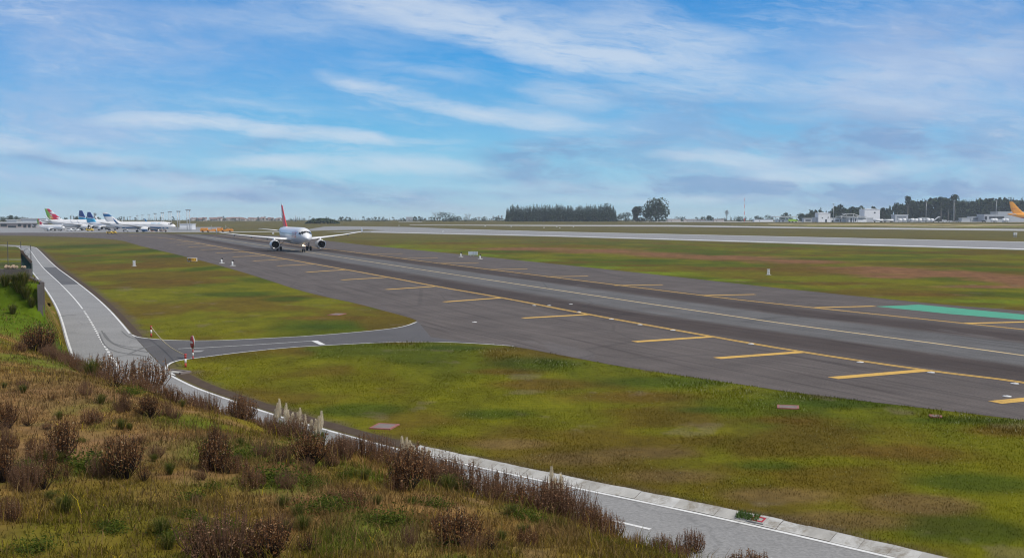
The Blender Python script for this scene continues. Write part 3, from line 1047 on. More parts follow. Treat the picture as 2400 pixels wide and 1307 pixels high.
hg = RNG.uniform(0.04, 0.15, n) * (0.6 + dens) + tall * RNG.uniform(0.1, 0.4, n)
blades('hill_grass', bx, by, bz - 0.01, hg, 0.006 + 0.00035 * ra + RNG.random(n) * 0.004, RNG.uniform(0.2, 0.95, n), bc, M_blade)
# short turf on the near lawns
from mathutils.geometry import intersect_point_tri_2d
N = 520000
ra = 25 * (95 / 25) ** RNG.random(N)
an = RNG.uniform(-0.40, 0.56, N)
bx, by = ra * np.sin(an), ra * np.cos(an)


def inside(pts, x, y):
    r = np.zeros(len(x), bool)
    q = [(p.x, p.y) for p in pts]
    for (x0, y0), (x1, y1) in zip(q, q[1:] + q[:1]):
        if y0 == y1:
            continue
        c = ((y0 > y) != (y1 > y)) & (x < (x1 - x0) * (y - y0) / (y1 - y0) + x0)
        r ^= c
    return r


ok = (hill_d(bx, by) < -ROAD_W - 0.50 - 0.45 * (by > 36)) & ~inside(taxi_near + taxi_near2 + taxi_far, bx, by) & ~inside(link_pts, bx, by)
bx, by, ra = bx[ok], by[ok], ra[ok]
tf = fbm(bx / 2.0, by / 2.6, 101)
ok = RNG.random(len(bx)) < np.clip(1.5 * tf, 0.2, 1) * sstep(96, 52, ra)
bx, by, ra, tf = bx[ok], by[ok], ra[ok], tf[ok]
n = len(bx)
bc = field_col(bx, by) * RNG.uniform(0.6, 1.45, (n, 1)) * (0.65 + 0.7 * fbm(bx * 1.6, by * 1.6, 119))[:, None]
ed2 = sstep(1.3, 0.6, -hill_d(bx, by) - ROAD_W)
bc = np.where((RNG.random(n) < 0.8 * ed2)[:, None], np.array((0.17, 0.125, 0.055)) * RNG.uniform(0.5, 1.3, (n, 1)), bc)
flo = (RNG.random(n) < 0.012 * (fbm(bx / 4, by / 4, 77) > 0.55) * 2)[:, None]
edge = sstep(5, 1.5, edist(taxi_near, bx, by))
flo2 = (RNG.random(n) < 0.14 * edge * (fbm(bx / 3, by / 3, 88) > 0.5))[:, None]
bc = np.where(flo | flo2, np.array((0.42, 0.42, 0.24)), bc)
blades('lawn_grass', bx, by, np.zeros(n) - 0.005, RNG.uniform(0.02, 0.065, n) * (0.5 + tf) + 0.12 * edge * RNG.random(n) * (tf > 0.5) + 0.09 * ed2 * RNG.random(n), 0.005 + 0.00028 * ra, RNG.uniform(0.2, 0.9, n), bc, M_blade)

# ------------------------------------------------------------------ text
def text_pts(body, size):
    cu = bpy.data.curves.new('lettering', 'FONT')
    cu.body = body
    cu.size = size
    cu.align_x, cu.align_y = 'CENTER', 'CENTER'
    cu.resolution_u = 2
    o = bpy.data.objects.new('lettering', cu)
    COL.objects.link(o)
    bpy.context.view_layer.update()
    me = bpy.data.meshes.new_from_object(o.evaluated_get(bpy.context.evaluated_depsgraph_get()))
    vs = [tuple(v.co) for v in me.vertices]
    fs = [tuple(p.vertices) for p in me.polygons]
    bpy.data.objects.remove(o)
    bpy.data.meshes.remove(me)
    return vs, fs


# ------------------------------------------------------------------ aircraft
M_pw = mat('aircraft_white', (0.80, 0.80, 0.80), 0.28, 0.03, 0.5, spec=0.5)
M_pgrey = mat('aircraft_grey', (0.42, 0.44, 0.46), 0.35, 0.06, 0.6)
M_glass = mat('cockpit_glass', (0.015, 0.018, 0.022), 0.08, 0.0)
M_metal = mat('bare_metal', (0.62, 0.63, 0.65), 0.28, 0.05, 2, metal=0.9)
M_dark = mat('engine_dark', (0.018, 0.018, 0.02), 0.5, 0.2, 3)
M_fan = mat('fan_blades', (0.055, 0.055, 0.06), 0.4, 0.3, 6, metal=0.6)
M_tyre = mat('tyre_rubber', (0.022, 0.022, 0.022), 0.85, 0.2, 6)
M_gear = mat('gear_metal', (0.30, 0.31, 0.32), 0.45, 0.1, 4)
M_red = mat('aircraft_red', (0.68, 0.05, 0.045), 0.35, 0.05, 1)
M_lampon = mat('lit_landing_lamp', (1, 0.9, 0.7), 0.3, 0, emit=((1.0, 0.74, 0.42), 9.0))
M_navy = mat('aircraft_navy', (0.006, 0.040, 0.22), 0.35, 0.05, 1)
M_cyan = mat('aircraft_cyan', (0.015, 0.40, 0.66), 0.35, 0.05, 1)
M_blue = mat('aircraft_blue', (0.015, 0.13, 0.33), 0.35, 0.05, 1)
M_lime = mat('aircraft_green', (0.24, 0.52, 0.07), 0.35, 0.05, 1)
M_crim = mat('aircraft_crimson', (0.58, 0.02, 0.06), 0.35, 0.05, 1)
M_dhly = mat('aircraft_yellow', (0.90, 0.37, 0.015), 0.35, 0.05, 1)
M_dhlr = mat('aircraft_rust', (0.52, 0.11, 0.06), 0.35, 0.05, 1)

AF = [(0, 0), (0.02, 0.42), (0.08, 0.78), (0.25, 1.0), (0.55, 0.75), (0.8, 0.36), (1, 0.03)]


def section(le, chord, thick, flat='z'):
    """closed aerofoil ring; x runs backwards (negative); thickness along z (wings) or y (fins)"""
    ring = []
    for t, h in AF + [(t, -h) for t, h in AF[::-1][:-1]]:
        q = h * thick * chord / 2
        if flat == 'z':
            ring.append((le[0] - t * chord, le[1], le[2] + q * (1.0 if h > 0 else 0.8)))
        else:
            ring.append((le[0] - t * chord, le[1] + q, le[2]))
    return ring


def airliner(name, label, loc, psi, p):
    """nose at x=0, tail towards -x, wheels on z=0"""
    L, r, hz = p['L'], p['r'], p['hz']
    k = L / 37.5
    t = thing(name, label, 'airliner', loc, psi)
    q = r / 2.0
    st = [(0, -.52, .03, .03), (.12, -.50, .30, .28), (.45, -.44, .62, .60), (1.0, -.34, .98, .98), (1.8, -.22, 1.32, 1.34), (2.6, -.12, 1.55, 1.60), (3.6, -.04, 1.76, 1.83), (4.8, 0, 1.90, 1.98), (6.2, 0, 1.975, 2.06),
          (12, 0, 1.975, 2.07), (24.5, 0, 1.975, 2.07), (27, .12, 1.90, 1.95), (29.5, .38, 1.65, 1.68), (32, .72, 1.28, 1.32), (34.5, 1.02, .85, .92), (36.5, 1.22, .45, .52), (37.5, 1.30, .20, .24)]
    xs = np.array([a[0] * k for a in st])
    zc, rw, rh = [np.array([a[i] * q for a in st]) for i in (1, 2, 3)]

    def surf(x, ang, off=0.0):
        X = -x
        c, a, b = np.interp(X, xs, zc), np.interp(X, xs, rw), np.interp(X, xs, rh)
        return (x, (a + off) * math.cos(ang), hz + c + (b + off) * math.sin(ang))

    NS = 28
    mb = MB()
    xx = sorted(set(list(xs) + [float(x) for x in np.linspace(0, L, 40)]))
    mb.loft([[surf(-x, 2 * math.pi * j / NS) for j in range(NS)] for x in xx], mfun=p.get('fus_fun'))
    # wing-root fairing
    if p.get('detail'):
        mb.loft([[(-x, 1.75 * s_ * math.cos(a_), hz - 1.25 * q + (0.95 * s_) * math.sin(a_)) for a_ in [2 * math.pi * j / 16 for j in range(16)]] for x, s_ in
                 ((10.5 * k, .3), (11.5 * k, .8), (13 * k, 1.0), (18 * k, 1.0), (20.5 * k, .7), (22 * k, .2))])
    mb.build('fuselage', p.get('fus_mats', [M_pw]), t)

    def patch_(mb_, x0, x1, a0, a1, off=0.02, n=3, m=2, mi=0, top=None):
        vs = []
        for i in range(n + 1):
            for j in range(m + 1):
                x = x0 + (x1 - x0) * i / n
                lo, hi = a0, a1
                if top:
                    lo, hi = top(i / n)
                vs.append(surf(x, lo + (hi - lo) * j / m, off))
        fs = [(i * (m + 1) + j, (i + 1) * (m + 1) + j, (i + 1) * (m + 1) + j + 1, i * (m + 1) + j + 1) for i in range(n) for j in range(m)]
        mb_.add(vs, fs, mi)

    # cockpit windows: three a side
    R_ = math.radians
    for sgn in (1, -1):
        for (x0, x1, lo, hi) in ((-1.30, -2.05, R_(62), R_(88.5)), (-1.38, -2.45, R_(36), R_(60)), (-1.95, -3.15, R_(20), R_(37))):
            b = MB()
            f = (lambda a: a) if sgn > 0 else (lambda a: math.pi - a)
            patch_(b, x0 * k, x1 * k, f(lo), f(hi), 0.03)
            b.build('cockpit_window', M_glass, t)
    # passenger windows
    nw = p.get('windows', 0)
    for sgn in p.get('window_sides', ()):
        for i in range(nw):
            x = -(5.6 + i * (24.6 / max(nw - 1, 1))) * k
            b = MB()
            f = (lambda a: a) if sgn > 0 else (lambda a: math.pi - a)
            patch_(b, x + 0.14 * k, x - 0.14 * k, f(R_(9)), f(R_(18)), 0.02, 1, 1)
            b.build('window', M_glass, t)
        b = MB()
        for x in (-4.4 * k, -31.4 * k):
            pass
    # doors as thin outlines of grey
    if p.get('detail'):
        for sgn in (1, -1):
            f = (lambda a: a) if sgn > 0 else (lambda a: math.pi - a)
            for x in (-4.4, -29.6):
                b = MB()
                for (xa, xb, aa, ab) in ((x + .42, x + .38, R_(-18), R_(36)), (x - .38, x - .42, R_(-18), R_(36)), (x + .42, x - .42, R_(34), R_(36)), (x + .42, x - .42, R_(-18), R_(-16))):
                    patch_(b, xa * k, xb * k, f(aa), f(ab), 0.015, 1, 4)
                b.build('door', M_pgrey, t)
    # wings
    span = p['span'] / 2
    wz = hz - 1.15 * q
    rise = p.get('rise', 1.7)
    wst = [(1.0 * q, -11.6 * k, 7.3 * k, 0, .14), (6.4 / 17 * span, -14.6 * k, 4.3 * k, .30, .12), (.7 * span, -17.6 * k, 2.7 * k, .62, .11), (.97 * span, -20.05 * k, 1.65 * k, .97, .10), (span, -20.5 * k, 1.2 * k, 1.0, .09)]
    for sgn in (1, -1):
        mb = MB()
        mb.loft([section((x, sgn * y, wz + rz_ * rise), c, th_) for y, x, c, rz_, th_ in wst])
        wing = mb.build('wing', M_pgrey if p.get('greywing') else M_pw, t)
        ty, tx, tz = sgn * span, -20.5 * k, wz + rise
        tip = MB()
        if p.get('tip') == 'fence':
            tip.loft([section((tx - .9, ty, tz - .55), .5, .10, 'y'), section((tx - .1, ty, tz), 1.5, .07, 'y'), section((tx - 1.0, ty + .05 * sgn, tz + 1.0), .6, .08, 'y')])
        else:
            tip.loft([section((tx, ty, tz), 1.3 * k, .10, 'y'), section((tx - .9 * k, ty + .35 * sgn, tz + .8 * k), 1.1 * k, .09, 'y'), section((tx - 2.3 * k, ty + .7 * sgn, tz + 2.4 * k), .5 * k, .08, 'y')])
        tip.build('winglet', p.get('tip_mat', M_pw), wing)
        if p.get('detail'):
            for fy in (.36, .56, .78):
                y = fy * span
                le = np.interp(y, [a[0] for a in wst], [a[1] for a in wst])
                ch = np.interp(y, [a[0] for a in wst], [a[2] for a in wst])
                zz = wz + rise * np.interp(y, [a[0] for a in wst], [a[3] for a in wst])
                b = MB()
                b.loft([[(le - ch * tt, sgn * y + .17 * s_ * math.cos(a_), zz - .28 + .26 * s_ * math.sin(a_)) for a_ in [2 * math.pi * j / 8 for j in range(8)]] for tt, s_ in ((.45, .15), (.6, 1), (.9, 1), (1.12, .15))])
                b.build('flap_fairing', M_pgrey, wing)
        # engine
        ex, ey, ez, er = p.get('engx', -11.2) * k, sgn * p.get('engy', 5.75) * q, p.get('engz', 1.72) * q, p.get('engr', 1.12) * q
        eng = MB()
        eng.lathe([(0.0, .86 * er), (-.06, .93 * er), (-.25, .99 * er), (-.9, 1.04 * er), (-2.2, 1.02 * er), (-3.2 * k, .88 * er), (-3.6 * k, .78 * er)], (ex, ey, ez), (1, 0, 0), 28, 0)
        en = eng.build('engine', p.get('eng_mats', [M_pw]), t)
        b = MB()
        b.lathe([(-.18, .985 * er), (-.04, .955 * er), (.03, .90 * er), (.0, .84 * er), (-.12, .81 * er)], (ex, ey, ez), (1, 0, 0), 28)
        b.build('engine_lip', M_metal, en)
        b = MB()
        b.lathe([(-.02, .845 * er), (-.7, .80 * er), (-.95, .78 * er), (-.96, .02)], (ex, ey, ez), (1, 0, 0), 28)
        b.build('intake', M_dark, en)
        b = MB()
        for i in range(22):
            a_ = 2 * math.pi * i / 22
            b.add([(ex - .86 + d_, ey + rr_ * math.cos(a_ + w_), ez + rr_ * math.sin(a_ + w_)) for d_, rr_, w_ in ((0, .22 * er, 0), (0, .76 * er, .02), (-.06, .76 * er, .2), (-.06, .22 * er, .2))], [(0, 1, 2, 3)])
        b.lathe([(-.5, .02), (-.62, .12 * er), (-.8, .22 * er), (-.9, .24 * er)], (ex, ey, ez), (1, 0, 0), 14)
        b.build('fan', M_fan, en)
        b = MB()
        b.lathe([(-3.0 * k, .55 * er), (-4.2 * k, .46 * er), (-4.9 * k, .30 * er), (-5.4 * k, .05)], (ex, ey, ez), (1, 0, 0), 18)
        b.build('exhaust', M_gear, en)
        if 'eng_low' in p:
            b = MB()
            n_ = 12
            b.loft([[(ex + xo, ey + rr_ * er * math.cos(a_), ez + rr_ * er * math.sin(a_)) for a_ in [math.pi + (math.pi * (.06 + .88 * j / n_)) for j in range(n_ + 1)]] for xo, rr_ in ((-.25, 1.015), (-.9, 1.06), (-2.2, 1.04), (-3.3 * k, .90))], closed=False, cap=False)
            b.build('engine_stripe', p['eng_low'], en)
        b = MB()
        ptop = wz + rise * .28
        b.loft([section((ex - .6, ey, ez + .8 * er), 4.2 * k, .12, 'y'), section((ex - 1.6 * k, ey, ptop), 4.2 * k, .10, 'y')])
        b.build('pylon', M_pw, t)
        # tailplane
        b = MB()
        tz0 = hz + (.9 if not p.get('ttail') else 5) * q
        b.loft([section((-31.6 * k, sgn * .5 * q, tz0), 4.0 * k, .10), section((-34.3 * k, sgn * 6.2 * q, tz0 + .65 * q), 1.5 * k, .09)])
        b.build('tailplane', M_pgrey if p.get('greytail') else M_pw, t)
        # main gear
        mx, my = -17.71 * k, sgn * 3.795 * q
        b = MB()
        b.tube((mx, my, .55 * q), (mx + .15, my, wz + .2), .14 * q, .16 * q, 8)
        b.tube((mx, my, 1.1 * q), (mx, my - sgn * 1.6 * q, wz), .07 * q, .07 * q, 6)
        b.tube((mx, my - .45 * q, .58 * q), (mx, my + .45 * q, .58 * q), .09 * q, .09 * q, 8)
        g_ = b.build('main_gear', M_gear, t)
        for o_ in (-.46, .46):
            b = MB()
            b.lathe([(-.19, .30), (-.20, .48), (-.13, .57), (.13, .57), (.20, .48), (.19, .30)], (0, 0, 0), (0, 1, 0), 20, 0, True, True)
            b.v = [(mx + v[0] * q, my + o_ * q + v[1] * q, .575 * q + v[2] * q) for v in b.v]
            b.build('wheel', M_tyre, g_)
    # nose gear
    nx0 = -5.07 * k
    b = MB()
    b.tube((nx0, 0, .4 * q), (nx0 + .1, 0, hz - 1.7 * q), .09 * q, .11 * q, 8)
    b.tube((nx0, -.3 * q, .39 * q), (nx0, .3 * q, .39 * q), .06 * q, .06 * q, 8)
    b.tube((nx0, 0, 1.0 * q), (nx0 + 1.0 * q, 0, hz - 1.8 * q), .05 * q, .05 * q, 6)
    ng = b.build('nose_gear', M_gear, t)
    for o_ in (-.25, .25):
        b = MB()
        b.lathe([(-.11, .2), (-.12, .32), (-.07, .385), (.07, .385), (.12, .32), (.11, .2)], (0, 0, 0), (0, 1, 0), 18, 0, True, True)
        b.v = [(nx0 + v[0] * q, o_ * q + v[1] * q, .39 * q + v[2] * q) for v in b.v]
        b.build('wheel', M_tyre, ng)
    if p.get('lamp'):
        for yy_, rad, mm in ((-.16, .15, M_lampon), (.20, .09, M_lampon)):
            b = MB()
            b.lathe([(0.06, .01), (.05, rad * .7), (.0, rad), (-.16, rad * .5), (-.2, .02)], (nx0 + .38, yy_, 1.62 if yy_ < 0 else 1.5), (1, 0, 0), 12)
            b.build('landing_lamp', mm, ng)
    # fin
    ft = p['fin_top']
    fz0 = hz + 1.55 * q
    rows = []
    for i in range(9):
        u = i / 8
        le = -27.6 * k * (1 - u) + -34.4 * k * u + (1.3 * k * (1 - u) ** 6)
        ch = (7.4 * k * (1 - u) + 2.3 * k * u) * p.get('finw', 1.0)
        rows.append(section((le, 0, fz0 + (ft - fz0) * u), ch, .10, 'y'))
    mb = MB()
    ffun = p.get('fin_fun')

    def finpos(cpt):
        u = (cpt[2] - fz0) / (ft - fz0)
        le = -27.6 * k * (1 - u) + -34.4 * k * u
        ch = (7.4 * k * (1 - u) + 2.3 * k * u) * p.get('finw', 1.0)
        return (le - cpt[0]) / ch, u
    # refine along chord by subdividing the rows into many narrow bands for colour
    fr = []
    for i in range(33):
        u = i / 32
        a = rows[min(int(u * 8), 7)]
        b_ = rows[min(int(u * 8), 7) + 1]
        f_ = u * 8 - min(int(u * 8), 7)
        fr.append([tuple(a[j][m_] * (1 - f_) + b_[j][m_] * f_ for m_ in range(3)) for j in range(len(a))])
    mb.loft(fr, mfun=(lambda cpt: ffun(*finpos(cpt))) if ffun else None)
    fin_o = mb.build('fin', p.get('fin_mats', [M_pw]), t)
    if p.get('fin_cross'):
        for sgn in (1, -1):
            b = MB()
            cx_, cz_, s_ = -33.4 * k, fz0 + (ft - fz0) * .56, 1.5
            for dx_, dz_ in ((.36, 1.05), (1.05, .36)):
                b.box((cx_, sgn * (.20 + (.004 if dx_ > 1 else 0)), cz_), (dx_ * s_ * 1.1, .05, dz_ * s_ * 1.1))
            b.build('cross_emblem', M_pw, fin_o)
    if p.get('fin_text'):
        body, size, cxk, u0, rot = p['fin_text']
        vs, fs = text_pts(body, size)
        for sgn in (1, -1):
            b = MB()
            ca, sa = math.cos(rot), math.sin(rot)
            pts = []
            for (a, c, _) in vs:
                a2, c2 = a * ca - c * sa, a * sa + c * ca
                pts.append((cxk * k + (a2 if sgn < 0 else -a2), sgn * (.10 * k * 1.6 + .12), fz0 + (ft - fz0) * u0 + c2))
            b.add(pts, fs)
            b.build('fin_lettering', p.get('fin_text_mat', M_pw), fin_o)
    if p.get('text'):
        body, size, x0, a0, mm, stretch = p['text']
        vs, fs = text_pts(body, size)
        for sgn in (1, -1):
            b = MB()
            pts = []
            for (a, c, _) in vs:
                ang = a0 + c / (2.07 * q)
                x = x0 * k + (a if sgn < 0 else -a) * stretch
                pts.append(surf(x, ang if sgn > 0 else math.pi - ang, .025))
            b.add(pts, fs)
            b.build('lettering', mm, t)
    if p.get('belly'):
        for sgn in (1, -1):
            f = (lambda a: a) if sgn > 0 else (lambda a: math.pi - a)
            b = MB()
            n_ = 14
            patch_(b, -1.6 * k, -30 * k, 0, 0, .022, n_, 3, 0, lambda u: (f(R_(-88 + 55 * min(1, u * 2.2)) if u < .55 else R_(-33 - 45 * (u - .55) / .45)),
                                                                      f(R_(-34 + 12 * min(1, u * 2.4)) if u < .55 else R_(-21 - 20 * (u - .55) / .45))))
            b.build('swoosh', p['belly'], t)
    return t


# the taxiing jet
PSI = math.atan2(-0.928, 0.371)
mid_g = GX(689.2, 265.0)
nose = (mid_g.x + 0.371 * 17.71, 265.0 - 0.928 * 17.71, 0.014)
airliner('airliner', 'white airliner with red fin taxiing towards the viewer on the taxiway, nose lamp lit', nose, PSI, dict(
    L=37.5, r=1.95, hz=3.85, span=36.4, rise=1.9, fin_top=11.9, tip='fence', detail=True, windows=34, window_sides=(1, -1), lamp=True, finw=.78,
    fin_mats=[M_pw, M_red], fin_fun=lambda c, u: 1 if 0.10 < u < 0.95 else 0, fin_cross=True,
    text=('swiss', 3.0, -7.2, math.radians(14), M_red, .85)))
# jets parked on the apron at the left
y0 = 640.0
g = GX(412, y0)
airliner('airliner', 'long white parked airliner with blue swoosh, blue winglet and blue bar on its fin', (g.x, y0, 0.02), math.radians(-7), dict(
    L=47.5, r=2.15, hz=4.0, span=38, rise=2.2, fin_top=11.7, tip='winglet', tip_mat=M_blue, windows=44, window_sides=(-1,), greywing=True, greytail=True, belly=M_blue, eng_low=M_blue,
    fin_mats=[M_pw, M_blue], fin_fun=lambda c, u: 1 if .60 < u < .88 else 0, text=('enter air', 1.7, -9.3, math.radians(38), M_cyan, 1.0)))


def azure(name, label, tail_px, yt, psi, L, r, ft, hz=3.8):
    g = GX(tail_px, yt)
    airliner(name, label, (g.x + L * math.cos(psi), yt + L * math.sin(psi), 0.02), psi, dict(
        L=L, r=r, hz=hz, span=32, finw=1.7, rise=2.2, fin_top=ft, tip='winglet', greytail=True, fin_mats=[M_cyan, M_navy, M_pw], fin_fun=lambda c, u: 1 if u > .47 + .12 * (c - .5) else (2 if u > .43 + .12 * (c - .5) else 0)))


azure('airliner', 'white jet with navy and turquoise tail, nearer of two parked alike', 207, 735, math.radians(-38), 38, 2.0, 12.6)
azure('airliner', 'white jet with navy and turquoise tail, farther and taller of two parked alike', 188, 800, math.radians(-38), 40, 2.1, 14.2)


def tapfin(c, u):
    if c > .66:
        return 1
    if c > .60:
        return 3
    if c > .30:
        return 2
    return 2 if .25 < u < .55 or u > .75 else 0


g = GX(102, 790)
airliner('airliner', 'large white jet with green and crimson tail fin parked before the terminal', (g.x + 61 * math.cos(math.radians(-12)), 790 + 61 * math.sin(math.radians(-12)), 0.02), math.radians(-12), dict(
    L=61, r=2.75, hz=4.6, span=58, rise=3.2, fin_top=15.4, tip='winglet', greytail=True, fin_mats=[M_pw, M_lime, M_crim, M_dhly], fin_fun=tapfin, fin_text=('TAP', 3.0, -33.2, .46, math.pi / 2)))
g = GX(86, 705)
airliner('airliner', 'small white jet with green and crimson tail fin parked lowest at the far left', (g.x + 25 * math.cos(math.radians(-24)), 705 + 25 * math.sin(math.radians(-24)), 0.02), math.radians(-24), dict(
    L=25, r=1.5, hz=2.5, span=24, rise=1.4, fin_top=8.0, finw=1.15, tip='winglet', greytail=True, engz=1.4, fin_mats=[M_pw, M_lime, M_crim, M_dhly], fin_fun=tapfin, fin_text=('TAP', 1.7, -33.2, .46, math.pi / 2)))
g = GX(2361, 1300)
airliner('airliner', 'yellow cargo jet with rust red belly at the far right edge', (g.x + 70 * math.cos(math.radians(-10)), 1300 + 70 * math.sin(math.radians(-10)), g.z), math.radians(-10), dict(
    L=70, r=3.5, hz=7.2, span=58, rise=3.0, fin_top=24.5, tip='fence', engz=1.6, fus_mats=[M_dhly, M_dhlr], fus_fun=lambda c: 1 if c[2] < 5.6 else 0,
    fin_mats=[M_dhly], fin_text=('DHL', 2.6, -33.4, .42, 0.0), fin_text_mat=M_crim))

# ------------------------------------------------------------------ trees
M_bark = mat('bark', (0.075, 0.058, 0.045), 0.9, 0.3, 3)
M_pbark = mat('pale_bark', (0.20, 0.175, 0.15), 0.9, 0.25, 3)
LEAFD = [(0.0, (0.012, 0.026, 0.010)), (0.5, (0.024, 0.044, 0.016)), (1.0, (0.055, 0.085, 0.030))]
LEAFM = [(0.0, (0.022, 0.040, 0.014)), (0.5, (0.042, 0.066, 0.022)), (1.0, (0.08, 0.11, 0.04))]
M_leafd = mat('dark_foliage', (0, 0, 0), 0.8, 0.2, 0.3, isl=LEAFD, spec=0.2)
M_leafm = mat('mid_foliage', (0, 0, 0), 0.8, 0.2, 0.3, isl=LEAFM, spec=0.2)
M_twig = mat('bare_twigs', (0.135, 0.110, 0.095), 0.9, 0.3, 1)


def leaf(mb, p, s, rnd=random, asp=.7):
    n = Vector((rnd.gauss(0, 1), rnd.gauss(0, 1), rnd.gauss(0, 1) + .3)).normalized()
    a = n.orthogonal().normalized()
    b = n.cross(a)
    w_ = rnd.uniform(0, 6.28)
    a, b = a * math.cos(w_) + b * math.sin(w_), b * math.cos(w_) - a * math.sin(w_)
    p = Vector(p)
    mb.add([p + a * s, p + b * s * asp, p - a * s, p - b * s * asp], [(0, 1, 2, 3)])


def crown_round(mb, h0, h1, rad, n, s, k=9, rnd=random, gap=0.30):
    cl = []
    for _ in range(k):
        z = rnd.uniform(0, 1)
        a = rnd.uniform(0, 6.28)
        q = rad * math.sqrt(max(0, 1 - (2 * z - 1) ** 2 * .7)) * rnd.uniform(.35, .82)
        cl.append((q * math.cos(a), q * math.sin(a), h0 + (h1 - h0) * (.12 + .76 * z), rad * rnd.uniform(.30, .46)))
    cl.append((0, 0, h0 + (h1 - h0) * .84, rad * .36))
    for i in range(n):
        c = cl[i % len(cl)]
        v = Vector((rnd.gauss(0, 1), rnd.gauss(0, 1), rnd.gauss(0, 1))).normalized() * rnd.uniform(gap, 1) ** .5
        leaf(mb, (c[0] + v.x * c[3], c[1] + v.y * c[3], c[2] + v.z * c[3] * min(1.0, (h1 - h0) / (2 * rad) + .25)), s * rnd.uniform(.6, 1.3), rnd)
    return cl


def crown_cone(mb, h0, h1, rad, n, s, rnd=random, p=0.85):
    for i in range(n):
        u = rnd.random() ** .75
        q = rad * (1 - u) ** p * rnd.uniform(.45, 1.0) + rad * .04
        a = rnd.uniform(0, 6.28)
        leaf(mb, (q * math.cos(a), q * math.sin(a), h0 + (h1 - h0) * u), s * rnd.uniform(.6, 1.2) * (1.2 - .95 * u), rnd)


def bare(mb, p, d, L, r, depth, rnd, spread=.6):
    e = p + d * L
    mb.tube(p, e, r, r * .6, 4, cap=False)
    if depth == 0:
        return
    for _ in range(3 if depth > 1 else 4):
        v = (d + Vector((rnd.gauss(0, spread), rnd.gauss(0, spread), rnd.gauss(.1, spread * .5)))).normalized()
        bare(mb, p + d * L * rnd.uniform(.55, 1), v, L * rnd.uniform(.55, .75), r * .55, depth - 1, rnd, spread)


def tree(name, label, px, top, wpx, y, kind, group=None, dz=0.0):
    g = GX(px, y)
    sc = sc_at(y)
    h = H + (YH - top) / sc - g.z
    rad = wpx / 2 / sc
    rnd = random.Random(int(px * 7 + top))
    t = thing(name, label, 'tree', g, 0, group)
    tr, cr = MB(), MB()
    if kind == 'cone':
        tr.tube((0, 0, 0), (0, 0, h * .8), h * .018, h * .006)
        crown_cone(cr, h * .06, h, rad, 420, h * .055, rnd)
    elif kind == 'euc':
        tr.tube((0, 0, 0), (rad * .05, 0, h * .45), h * .025, h * .016)
        cl = crown_round(cr, -h * .02, h, rad * 1.12, 3000, h * .040, 22, rnd, .4)
        for c in cl:
            tr.tube((rad * .05, 0, h * .3), (c[0], c[1], c[2]), h * .010, h * .004, 5)
    elif kind == 'plume':
        tr.tube((0, 0, 0), (rad * .05, 0, h * .8), h * .018, h * .008)
        cl = crown_round(cr, h * .42, h, rad * 1.2, 1000, h * .026, 11, rnd, .45)
        for c in cl:
            tr.tube((rad * .05, 0, h * .55), (c[0], c[1], c[2]), h * .006, h * .003, 5)
    elif kind == 'round':
        tr.tube((0, 0, 0), (0, 0, h * .5), h * .025, h * .012)
        crown_round(cr, -h * .05, h * 1.02, rad * 1.15, 1000, h * .055, 13, rnd, .2)
    elif kind == 'column':
        tr.tube((0, 0, 0), (0, 0, h * .7), h * .018, h * .006)
        for i in range(420):
            u = rnd.random()
            q = rad * math.sin(math.pi * min(1, .12 + .88 * u)) ** .5 * rnd.uniform(.3, 1)
            a = rnd.uniform(0, 6.28)
            leaf(cr, (q * math.cos(a), q * math.sin(a), h * (.03 + .95 * u)), h * .045, rnd)
    elif kind in ('bare', 'poplar'):
        tr.tube((0, 0, 0), (0, 0, h * .35), h * .02, h * .014)
        if kind == 'bare':
            for i in range(7):
                a = i * .9
                bare(cr, Vector((0, 0, h * (.2 + .02 * i))), Vector((math.cos(a) * rad / h * 1.5, math.sin(a) * rad / h * 1.5, 1)).normalized(), h * .36, h * .012, 3, rnd, .38)
        else:
            for i in range(16):
                a = i * 2.4
                z0 = h * (.1 + .045 * i)
                bare(cr, Vector((0, 0, z0)), Vector((math.cos(a) * .22, math.sin(a) * .22, 1)).normalized(), (h - z0) * .5, h * .008, 2, rnd, .12)
        # the twigs must not rise above the wanted height
        zm = max(v[2] for v in cr.v)
        xm = max(abs(v[0]) for v in cr.v)
        cr.v = [(v[0] * rad / xm, v[1] * rad / xm, v[2] * h / zm) for v in cr.v]
    tr.build('trunk', M_pbark if kind in ('bare', 'poplar', 'euc', 'plume') else M_bark, t)
    cr.build('crown', M_twig if kind in ('bare', 'poplar') else (M_leafm if kind == 'column' else M_leafd), t)
    return t


